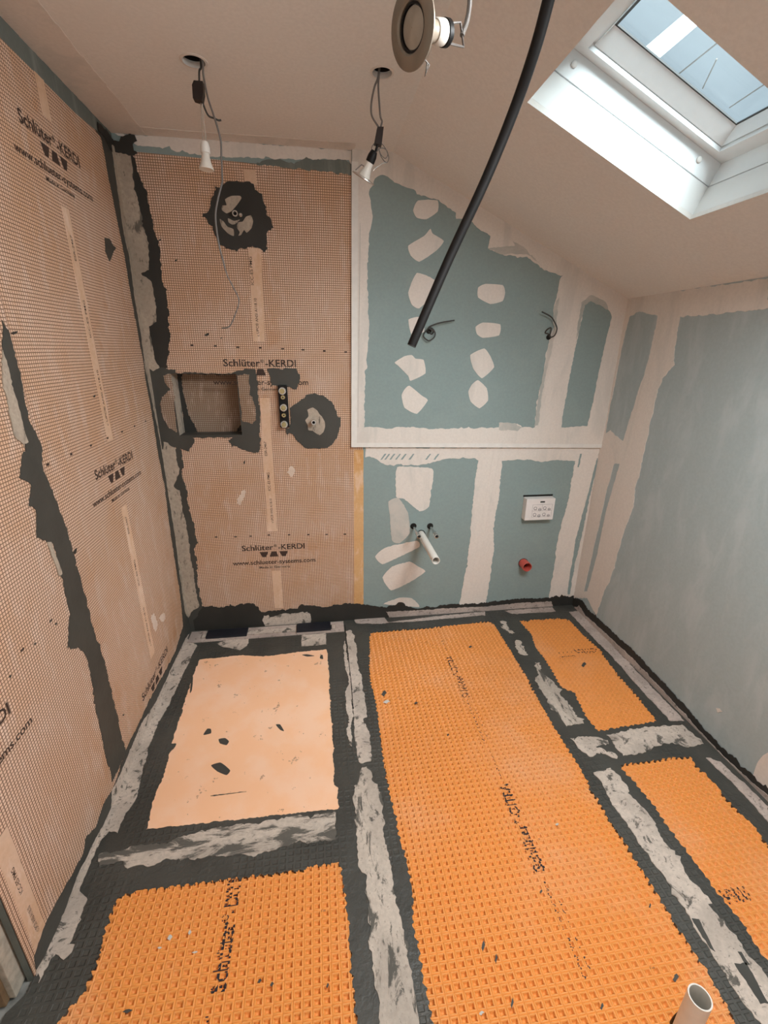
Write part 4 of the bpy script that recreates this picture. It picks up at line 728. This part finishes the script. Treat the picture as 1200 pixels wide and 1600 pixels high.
for i in range(23):
    x_, y_ = D['matspot%d' % i][1][0]; pm = m4 if x_ < .93 else (m1 if x_ < 1.9 else (m2 if y_ > -1.07 else m3))
    pale = i in (0, 1, 2, 3, 5, 11, 14)
    ob('scuff_mark' if pale else 'sealant_spot', slab('matspot%d' % i, .0055, .0066, .0008, .004), M['skim' if pale else 'seal'], pm)
tray = ob('shower_tray', MB().prism('F', rect(.06, .895, -1.215, -.10), -.0058, .0058), M['salmon'], label='salmon fleece covered shower tray in the left corner of the floor', cat='shower tray')
for i in range(8): ob('sealant_spot', slab('spot%d' % i, .0058, .0070, .0008, .006, rnd=True), M['seal'], tray)
coat_out = [(0, 0), (W, 0), (W, -2.6), (-.035, -2.6), (-.03, -1.62), (.0, -1.585)]
coat = ob('sealant_coat', MB().prism('F', coat_out, -.0058, .0068, [jag(P('win_mid'), .0035, .006, 31, .0040), jag(P('win_r1'), .0035, .006, 32, .0040), jag(P('win_r2'), .0035, .006, 33, .0045), jag(P('win_ll'), .0035, .006, 34, .0045), jag(P('win_pan'), .003, .007, 35)]), M['coat'], floor)
ob('tray_joint', slab('joint_line', .0068, .0096, .0005), M['hole'], floor)

# ------------------------------------------------------------------ sealing tapes
def tape(parts, mt, label, n0=.0062, n1=.0090, amp=.005, step=.008, keeps=None):
    mb = MB()
    for i, k in enumerate(parts):
        lo, hi = (n0, n1) if D[k][0] == 'F' else (.0042, .0066)
        slab(k, lo, hi, amp, step, mb=mb)
    return ob('sealing_tape', mb, M[mt], label=label, cat='tape', group='sealing tapes')
tape(['tape_cornerL', 'tape_cornerB', 'tape_cornerB2'], 'tape_corner', 'pale vertical sealing tape folded into the corner of both orange walls', amp=.003)
tape(['tape_left_wall', 'tape_left_floor'], 'tape_clean', 'pale sealing tape folded along the foot of the left orange wall', amp=.003)
tape(['tape_L_seam'], 'tape_corner', 'pale tape scrap beside the upper part of the dark left wall seam', amp=.003)
tape(['tape_L_seam2'], 'tape_corner', 'narrow pale tape scrap beside the lower part of the dark left wall seam', amp=.002)
tape(['tape_back_wall', 'tape_back_floor', 'tape_back_floor2'], 'tape_pink', 'pinkish sealing tape folded along the foot of the teal back wall', amp=.003)
tape(['tape_drain_back'], 'tape_clean', 'short pale tape piece behind the shower channel on the wall foot', amp=.003)
tape(['tape_drain_f1'], 'tape_clean', 'small pale tape flap in front of the channel, left of the two', amp=.003)
tape(['tape_drain_f2'], 'tape_clean', 'small pale tape flap in front of the channel, right of the two', amp=.002)
tape(['tape_R_wall', 'tape_r_floor1', 'tape_r_floor2'], 'tape_pink', 'pinkish sealing tape folded along the foot of the right wall', amp=.003)
tape(['tape_mid_a', 'tape_mid_b'], 'tape_clean', 'speckled pale floor tape between shower tray and long middle mat', amp=.004)
tape(['tape_mid_c'], 'tape_v', 'pale floor tape between near left mat and long middle mat', amp=.005)
tape(['tape_cross'], 'tape_h', 'smeared pale floor tape crossing between shower tray and near left mat', amp=.006)
tape(['tape_rt1', 'tape_rt2', 'tape_rt3'], 'tape_v', 'mostly smeared over floor tape between long middle mat and far right mat', amp=.009)
tape(['tape_rt4', 'tape_rt5'], 'tape_clean', 'pale floor tape crossing between the two right mats', amp=.005)
tlow = tape(['tape_r_low'], 'tape_clean', 'long pale floor tape between long middle mat and near right mat', amp=.005)
for k in ('smear_rl1', 'smear_rl2', 'smear_rl3'): ob('sealant_smear', slab(k, .0090, .0102, .002), M['seal'], tlow)

# ------------------------------------------------------------------ shower niche, channel, valve, outlets
nb = MB().box(NX0 - .004, NX1 + .004, .098, .104, NZ0 - .004, NZ1 + .004)
niche = ob('shower_niche', nb, M['niche_tape'], label='square recessed niche lined with smeared membrane in the back wall', cat='niche')
ob('niche_side', MB().box(NX0 - .004, NX0, .0, .0985, NZ0 - .004, NZ1 + .004), M['tape_corner'], niche)
ob('niche_side', MB().box(NX1, NX1 + .004, .0, .0985, NZ0 - .004, NZ1 + .004), M['seal_black'], niche)
ob('niche_top', MB().box(NX0, NX1, .0, .0985, NZ1, NZ1 + .004), M['seal_black'], niche)
ob('niche_sill', MB().box(NX0, NX1, .0, .0985, NZ0 - .004, NZ0), M['seal'], niche)
def yprism(pts, y0, y1):                              # outline in x,z, depth along y
    return MB().prism('B', pts, -y1, -y0)
ob('sealant_smear', yprism(jag([(.098, 1.442), (.098, 1.146), (.160, 1.146), (.150, 1.19), (.135, 1.215), (.128, 1.26), (.118, 1.33), (.116, 1.40), (.125, 1.435), (.19, 1.436), (.30, 1.431), (.401, 1.437), (.401, 1.442)], .004, .008, 5), .0968, .098), M['seal_black'], niche)
ob('sealant_smear', yprism(jag([(.36, 1.146), (.401, 1.146), (.401, 1.185), (.375, 1.176)], .003, .008, 6), .0968, .098), M['seal_black'], niche)
ob('tape_fold', slab('niche_tape_r', .0046, .0062, .003), M['niche_tape'], niche)
ob('tape_fold', slab('niche_tape_l', .0046, .0062, .003), M['niche_tape'], niche)
dr = ob('shower_channel', MB().prism('F', [(.018, -.125), (.893, -.120), (.893, -.018), (.018, -.022)], .005, .0115, [rect(.080, .845, -.093, -.045)]), M['tape_pink'], label='long linear shower channel on the floor at the back wall', cat='drain')
ob('channel_trough', MB().prism('F', rect(.078, .847, -.095, -.043), .0012, .0030), M['hole'], dr)
ob('channel_cover', MB().prism('F', rect(.337, .618, -.088, -.050), .004, .0135), M['tape_clean'], dr, label='pale cover strip in the middle of the channel')
ob('masking_piece', MB().box(.112, .338, -.104, -.028, .0101, .0225, .004), M['navy'], dr, label='navy tape over the left part of the channel')
ob('masking_piece', MB().box(.617, .816, -.104, -.024, .0101, .0225, .004), M['navy'], dr, label='navy tape over the right part of the channel')
for x0 in (.085, .822):
    ob('end_cap', MB().box(x0, x0 + .022, -.088, -.050, .004, .0125, .002), M['tape_clean'], dr)
V = D['valve']; br = D['valve_br']
valve = empty('shower_valve', (.617, -.001, 1.18), 'concealed shower valve with black bracket and five brass fittings in a row', 'shower valve')
ob('bracket', MB().box(.595, .641, -.024, .0, 1.183, 1.391, .004), M['black_plastic'], valve)
for i, p in enumerate(V):
    x, _, z = p
    if i in (0, 2, 4):
        ob('collar', MB().lathe([(.0005, 0), (.0185, 0), (.0185, .008), (.0165, .010), (.0005, .010)], (x, -.024, z), (0, -1, 0)), M['chrome'], valve, smooth=True)
        ob('bung', MB().lathe([(.0035, .010), (.0125, .010), (.0125, .026), (.0105, .028), (.0070, .028), (.0060, .022), (.0035, .022), (.0035, .030), (.0010, .030), (.0010, .010)], (x, -.024, z), (0, -1, 0)), M['brass'], valve, smooth=True)
    else:
        ob('screw', MB().lathe([(.0042, 0), (.0110, 0), (.0110, .010), (.0085, .013), (.0042, .013), (.0042, .006)], (x, -.024, z), (0, -1, 0)), M['brass'], valve, smooth=True)
def outlet(x, z, label, patches, L, mt):
    e = empty('water_outlet', (x, -.004, z), label, 'water outlet', 'water outlets on the orange wall')
    for k in patches: ob('collar_patch', slab(k, .0052, .0066, .002, .006, rnd=True), M[mt], e)
    ob('spout', MB().lathe([(.0060, .0), (.0110, .0), (.0110, L * .7), (.0120, L * .72), (.0120, L), (.0075, L), (.0065, L - .003)], (x, -.004, z), (0, -1, 0), 20), M['silver'], e, smooth=True)
    ob('bore', MB().lathe([(.0003, .001), (.0062, .001), (.0062, L - .012), (.0003, L - .012)], (x, -.004, z), (0, -1, 0), 16), M['hole'], e)
    return e
o1 = outlet(D['outlet1'][0][0] + .002, D['outlet1'][0][2] - .004, 'shower head outlet in a large ragged black patch, high on the orange wall', ['outlet1_patch_a', 'outlet1_patch_b', 'outlet1_patch_c', 'outlet1_patch_d'], .030, 'tape_corner')
ob('fixing_bolt', MB().lathe([(.0005, 0), (.0075, 0), (.0075, .006), (.0050, .008), (.0050, .014), (.0005, .014)], (D['outlet1'][1][0], -.006, D['outlet1'][1][2]), (0, -1, 0), 12), M['silver'], o1)
outlet(D['outlet2'][0], D['outlet2'][2], 'hose outlet in a round grey patch right of the shower valve', ['outlet2_patch'], .040, 'tape_corner')

# ------------------------------------------------------------------ pipes and box on the teal wall
def pipe_h(name, x, z, L, r, t, mt, label, cat, hole_r):
    e = ob(name, MB().lathe([(r, -.004), (r, L), (r - t * .5, L + .0006), (r - t, L), (r - t, -.004)], (x, 0, z), (0, -1, 0), 32), M[mt], smooth=True, label=label, cat=cat)
    ob('wall_hole', MB().lathe([(r + .0003, .0004), (hole_r, .0004), (hole_r, .0012), (r + .0003, .0012)], (x, 0, z), (0, -1, 0), 28), M['hole'], e)
    ob('bore', MB().lathe([(.0004, .002), (r - t - .0002, .002), (r - t - .0002, .004), (.0004, .004)], (x, 0, z), (0, -1, 0), 24), M['hole'], e)
    return e
pipe_h('waste_pipe', 1.356, .554, .355, .0205, .0028, 'pvc', 'long white waste pipe sticking out of the teal wall between the chrome pipes', 'pipe', .026)
pipe_h('flush_pipe', 2.012, .330, .060, .0285, .0028, 'red', 'short red plastic pipe sticking out of the teal wall under the white box', 'pipe', .0315)
for x, z, lab in ((1.309, .606, 'left chrome water pipe on the teal wall, above the white waste pipe'), (1.408, .602, 'right chrome water pipe on the teal wall, clear of the white waste pipe')):
    e = ob('supply_pipe', MB().lathe([(.0068, -.004), (.0068, .112), (.0050, .112), (.0050, -.004)], (x, 0, z), (0, -1, 0), 20), M['chrome'], smooth=True, label=lab, cat='pipe', group='chrome water pipes')
    ob('compression_nut', MB().lathe([(.0069, .096), (.0120, .096), (.0120, .122), (.0100, .124), (.0069, .124)], (x, 0, z), (0, -1, 0), 6), M['chrome'], e)
    ob('isolating_valve', MB().lathe([(.0062, .1105), (.0095, .1105), (.0095, .140), (.0115, .142), (.0115, .156), (.0085, .157), (.0062, .150)], (x, 0, z), (0, -1, 0), 20), M['silver'], e, smooth=True)
    ob('bore', MB().lathe([(.0003, .13), (.0064, .13), (.0064, .145), (.0003, .145)], (x, 0, z), (0, -1, 0), 16), M['hole'], e)
    ob('wall_hole', MB().lathe([(.0070, .0004), (.0185, .0004), (.0185, .0012), (.0070, .0012)], (x, 0, z), (0, -1, 0), 22), M['hole'], e)
bx = ob('wall_box', MB().box(1.962, 2.138, -.046, 0, .630, .762, .003), M['whitebox'], label='white rectangular box with printed diagram on the teal wall', cat='box')
ob('wall_slot', MB().prism('B', rect(1.958, 2.142, .763, .773), .0002, .0010), M['hole'], bx)
o_ = FR['B'][0]; FR['X'] = ((1.962, -.046, .630), (1, 0, 0), (0, 0, 1), (0, -1, 0))
mb = MB()
for a0, a1, b0, b1 in ((.040, .162, .020, .021), (.040, .162, .058, .059), (.040, .162, .096, .097), (.040, .041, .020, .097), (.161, .162, .020, .097), (.100, .101, .058, .097)):
    mb.prism('X', rect(a0, a1, b0, b1), .0, .0004)
for bz in (.066, .027):
    for ax_, r in ((.058, .0105), (.086, .0095), (.116, .0100), (.144, .0085)):
        mb.lathe([(r - .0030, .0), (r, .0), (r, .0004), (r - .0030, .0004)], (1.962 + ax_, -.046, .630 + bz + (.008 if ax_ in (.058, .116) else .0)), (0, -1, 0), 14)
        mb.prism('X', rect(ax_ - .006, ax_ + .009, bz - .003, bz + .001), .0, .0004)
ob('printed_diagram', mb, M['grey_ink'], bx)
ob('printed_label', MB().prism('X', rect(.084, .112, .108, .117), .0, .0004), M['dark_cable'], bx)

# ------------------------------------------------------------------ cables out of the wall
for k, lab, hx in (('wc1', 'curled dark cable coming out of the teal wall behind the black pipe', 0), ('wc2', 'hooked dark cable at the right edge of the upper teal panel', 0)):
    pts = [tuple(p) for p in D[k]]; a = pts[0] if k == 'wc1' else pts[5]
    n = len(pts); q = []
    for i, p in enumerate(pts): q.append((p[0], -.018 - .032 * (i / (n - 1)) + (.006 * math.sin(i * 1.7)), p[2]))
    q = [(a[0], -.008, a[2])] + q
    e = ob('wall_cable', MB().tube(q, .0034, 8), M['dark_cable'], smooth=True, label=lab, cat='cable', group='cables out of the teal wall')
    ob('cable_hole', MB().lathe([(.0004, .0003), (.013, .0003), (.013, .0020), (.0004, .0020)], (a[0], -.014, a[2]), (0, -1, 0), 20), M['hole'], e)

# ------------------------------------------------------------------ hanging lamps and cables
def up(p, z=ZC + .10): return (p[0], p[1], z)
def tb(key, r, start=None, seg=8, **k):
    pts = [tuple(p) for p in D[key]]
    return MB().tube(([start] if start else []) + pts, r, seg)
l1 = empty('hanging_lamp', tuple(D['c1_lamp'][4]), 'white reflector bulb hanging on two thin wires before the orange wall', 'lamp', 'bulbs hanging from the ceiling holes')
ob('cable', tb('c1_cable_a', .0030, (.462, -.563, ZC + .10)), M['dark_cable'], l1, smooth=True)
xs = [p[0] for p in D['c1_block']]; zs = [p[2] for p in D['c1_block']]
ob('terminal_block', MB().prism('B', [(p[0], p[2]) for p in D['c1_block']], .546, .574), M['brown_black'], l1)
ob('wire', tb('c1_wire_a', .0014), M['white_wire'], l1, smooth=True); ob('wire', tb('c1_wire_b', .0014), M['white_wire'], l1, smooth=True)
ob('cable_tail', tb('c1_tail', .0028), M['dark_cable'], l1, smooth=True)
def gu10(root, top, bot, hold, bulb, k=1.0):
    a = Vector(top); b = Vector(bot); L = (b - a).length; ax_ = b - a
    ob('lamp_holder', MB().lathe([(.0005, 0), (.009 * k, 0), (.011 * k, .003), (.0145 * k, L * .20), (.0145 * k, L * .40), (.012 * k, L * .42), (.0005, L * .42)], a, ax_, 24), hold, root, smooth=True)
    ob('bulb', MB().lathe([(.0005, L * .41), (.0122 * k, L * .41), (.0125 * k, L * .55), (.0150 * k, L * .70), (.0205 * k, L * .90), (.0232 * k, L * .98), (.0225 * k, L * 1.0), (.0195 * k, L * .985), (.0005, L * .96)], a, ax_, 28), bulb, root, smooth=True)
gu10(l1, D['c1_lamp'][0], D['c1_lamp'][4], M['bead'], M['ceramic'])
e = ob('loose_cable', MB().tube([(.470, -.565, ZC + .10)] + [tuple(p) for p in D['c1_cable_b']] + [tuple(p) for p in D['c1_cable_b2'][1:]], lambda t: .0030 if t < .72 else .0021, 8), M['grey_cable'], smooth=True,
       label='long loose grey cable hanging from the left ceiling hole', cat='cable')
l2 = empty('hanging_lamp', tuple(D['c2_lamp'][4]), 'reflector bulb in a tilted metal ring hanging by the white corner', 'lamp', 'bulbs hanging from the ceiling holes')
ob('cable', tb('c2_cable_a', .0030, (1.018, -.60, ZC + .10)), M['grey_cable'], l2, smooth=True); ob('cable', tb('c2_cable_b', .0030, (1.026, -.60, ZC + .10)), M['grey_cable'], l2, smooth=True)
ob('terminal_block', MB().prism('B', [(p[0], p[2]) for p in D['c2_block']], .589, .611), M['brown_black'], l2)
ob('cable_core', tb('c2_core', .0042), M['black_plastic'], l2, smooth=True)
lt, lb = Vector(D['c2_lamp'][0]), Vector(D['c2_lamp'][4]); lb.y += .023
gu10(l2, lt, lb, M['black_plastic'], M['ceramic'], 1.0)
da, db = Vector(D['c2_disc'][0]), Vector(D['c2_disc'][1]); dc = (da + db) / 2; dc.y += .021; dn = (lb - lt).normalized()
ob('trim_ring', MB().lathe([(.026, -.004), (.040, -.001), (.041, .002), (.030, .003), (.026, .001)], dc, dn, 36), M['silver'], l2, smooth=True)
ob('spring_wire', tb('c2_wire', .0013), M['grey_cable'], l2, smooth=True); ob('spring_wire', tb('c2_wire2', .0013), M['grey_cable'], l2, smooth=True); ob('spring_wire', tb('c2_clip', .0012), M['silver'], l2, smooth=True)
c0 = dc + (da - dc) * .8
ob('spring_clip', MB().tube([tuple(c0), tuple(c0 + Vector((.020, 0, .016))), tuple(c0 + Vector((.028, 0, .012)))], .0016, 6, 0), M['grey_cable'], l2)
# third lamp: a whole downlight turned on its side
ld = Vector(D['l3_disc'][0]); l3 = empty('downlight', tuple(ld), 'dull metal downlight hanging sideways near the top of the picture', 'lamp')
an = Vector((-.84, -.47, -.22)).normalized()
ob('trim_ring', MB().lathe([(.0285, -.010), (.0290, .001), (.0320, .0035), (.0465, .0030), (.0500, .0005), (.0495, -.002), (.0350, -.004), (.0300, -.012)], ld, an, 44), M['bronze'], l3, smooth=True)
ob('retaining_ring', MB().lathe([(.0255, -.006), (.0283, -.006), (.0283, -.001), (.0255, -.001)], ld, an, 40), M['black_plastic'], l3, smooth=True)
ob('bulb', MB().lathe([(.0005, .0005), (.0150, -.0005), (.0240, -.003), (.0254, -.006), (.0220, -.020), (.0150, -.034), (.0135, -.048), (.0005, -.048)], ld, an, 36), M['lamp_glass'], l3, smooth=True)
ob('lamp_holder', MB().lathe([(.0005, -.048), (.0150, -.048), (.0165, -.052), (.0165, -.066), (.0150, -.068), (.0005, -.068)], ld, an, 28), M['ceramic'], l3, smooth=True)
ob('holder_cap', MB().lathe([(.0005, -.068), (.0175, -.068), (.0175, -.076), (.0140, -.080), (.0005, -.080)], ld, an, 28), M['black_plastic'], l3, smooth=True)
hb = ld - an * .08
sidev = an.cross(Vector((0, 0, 1))).normalized(); upv = sidev.cross(an)
for s_ in (-1, 1):
    a = ld - an * .012 + upv * s_ * .030
    ob('spring_clip', MB().tube([tuple(a), tuple(a - an * .018 + upv * s_ * .012), tuple(a - an * .006 + upv * s_ * .026), tuple(a - an * .014 + upv * s_ * .010)], .0014, 6, 0), M['grey_cable'], l3)
ob('bracket_wire', MB().tube([tuple(hb + upv * .012), tuple(hb - an * .030 + upv * .016 ), tuple(hb - an * .034 - upv * .014), tuple(hb - upv * .012)], .0019, 6, 0), M['grey_cable'], l3)
ob('cable', MB().tube([tuple(hb - an * .032), tuple(hb - an * .045 + Vector((0, 0, .06))), (1.01, -1.49, ZC - .10), (1.0, -1.50, ZC + .10)], .0040, 8), M['grey_cable'], l3, smooth=True)
# black pipe hanging from the slope
hp = [tuple(p) for p in D['hose']]
hz = ob('black_pipe', MB().tube(hp + [(1.268, -1.29, 2.275), (1.264, -1.322, 2.308)], .0125, 18), M['black_plastic'], smooth=True, label='long black plastic pipe hanging down from the sloped ceiling', cat='pipe')
d0 = (Vector(hp[0]) - Vector(hp[1])).normalized()
ob('pipe_end', MB().lathe([(.0095, -.002), (.0124, -.002), (.0124, .0012), (.0095, .0012)], hp[0], d0, 18), M['dark_cable'], hz)
# standing pipe near the camera
wx, wy, wz = D['waste']
wp = ob('floor_pipe', MB().lathe([(.0225, .002), (.0225, wz), (.0212, wz + .0008), (.0198, wz), (.0198, .002)], (wx, wy, 0), (0, 0, 1), 36), M['pvc'], smooth=True, label='white plastic pipe standing up from the long middle mat', cat='pipe')
sx, sy, _ = D['stub']
ob('cable_stub', MB().tube([(sx, sy, .0), (sx + .001, sy - .002, .03), (sx + .012, sy - .004, .062)], .0085, 12), M['black_plastic'], smooth=True, label='short black stub on the floor beside the standing white pipe', cat='cable')
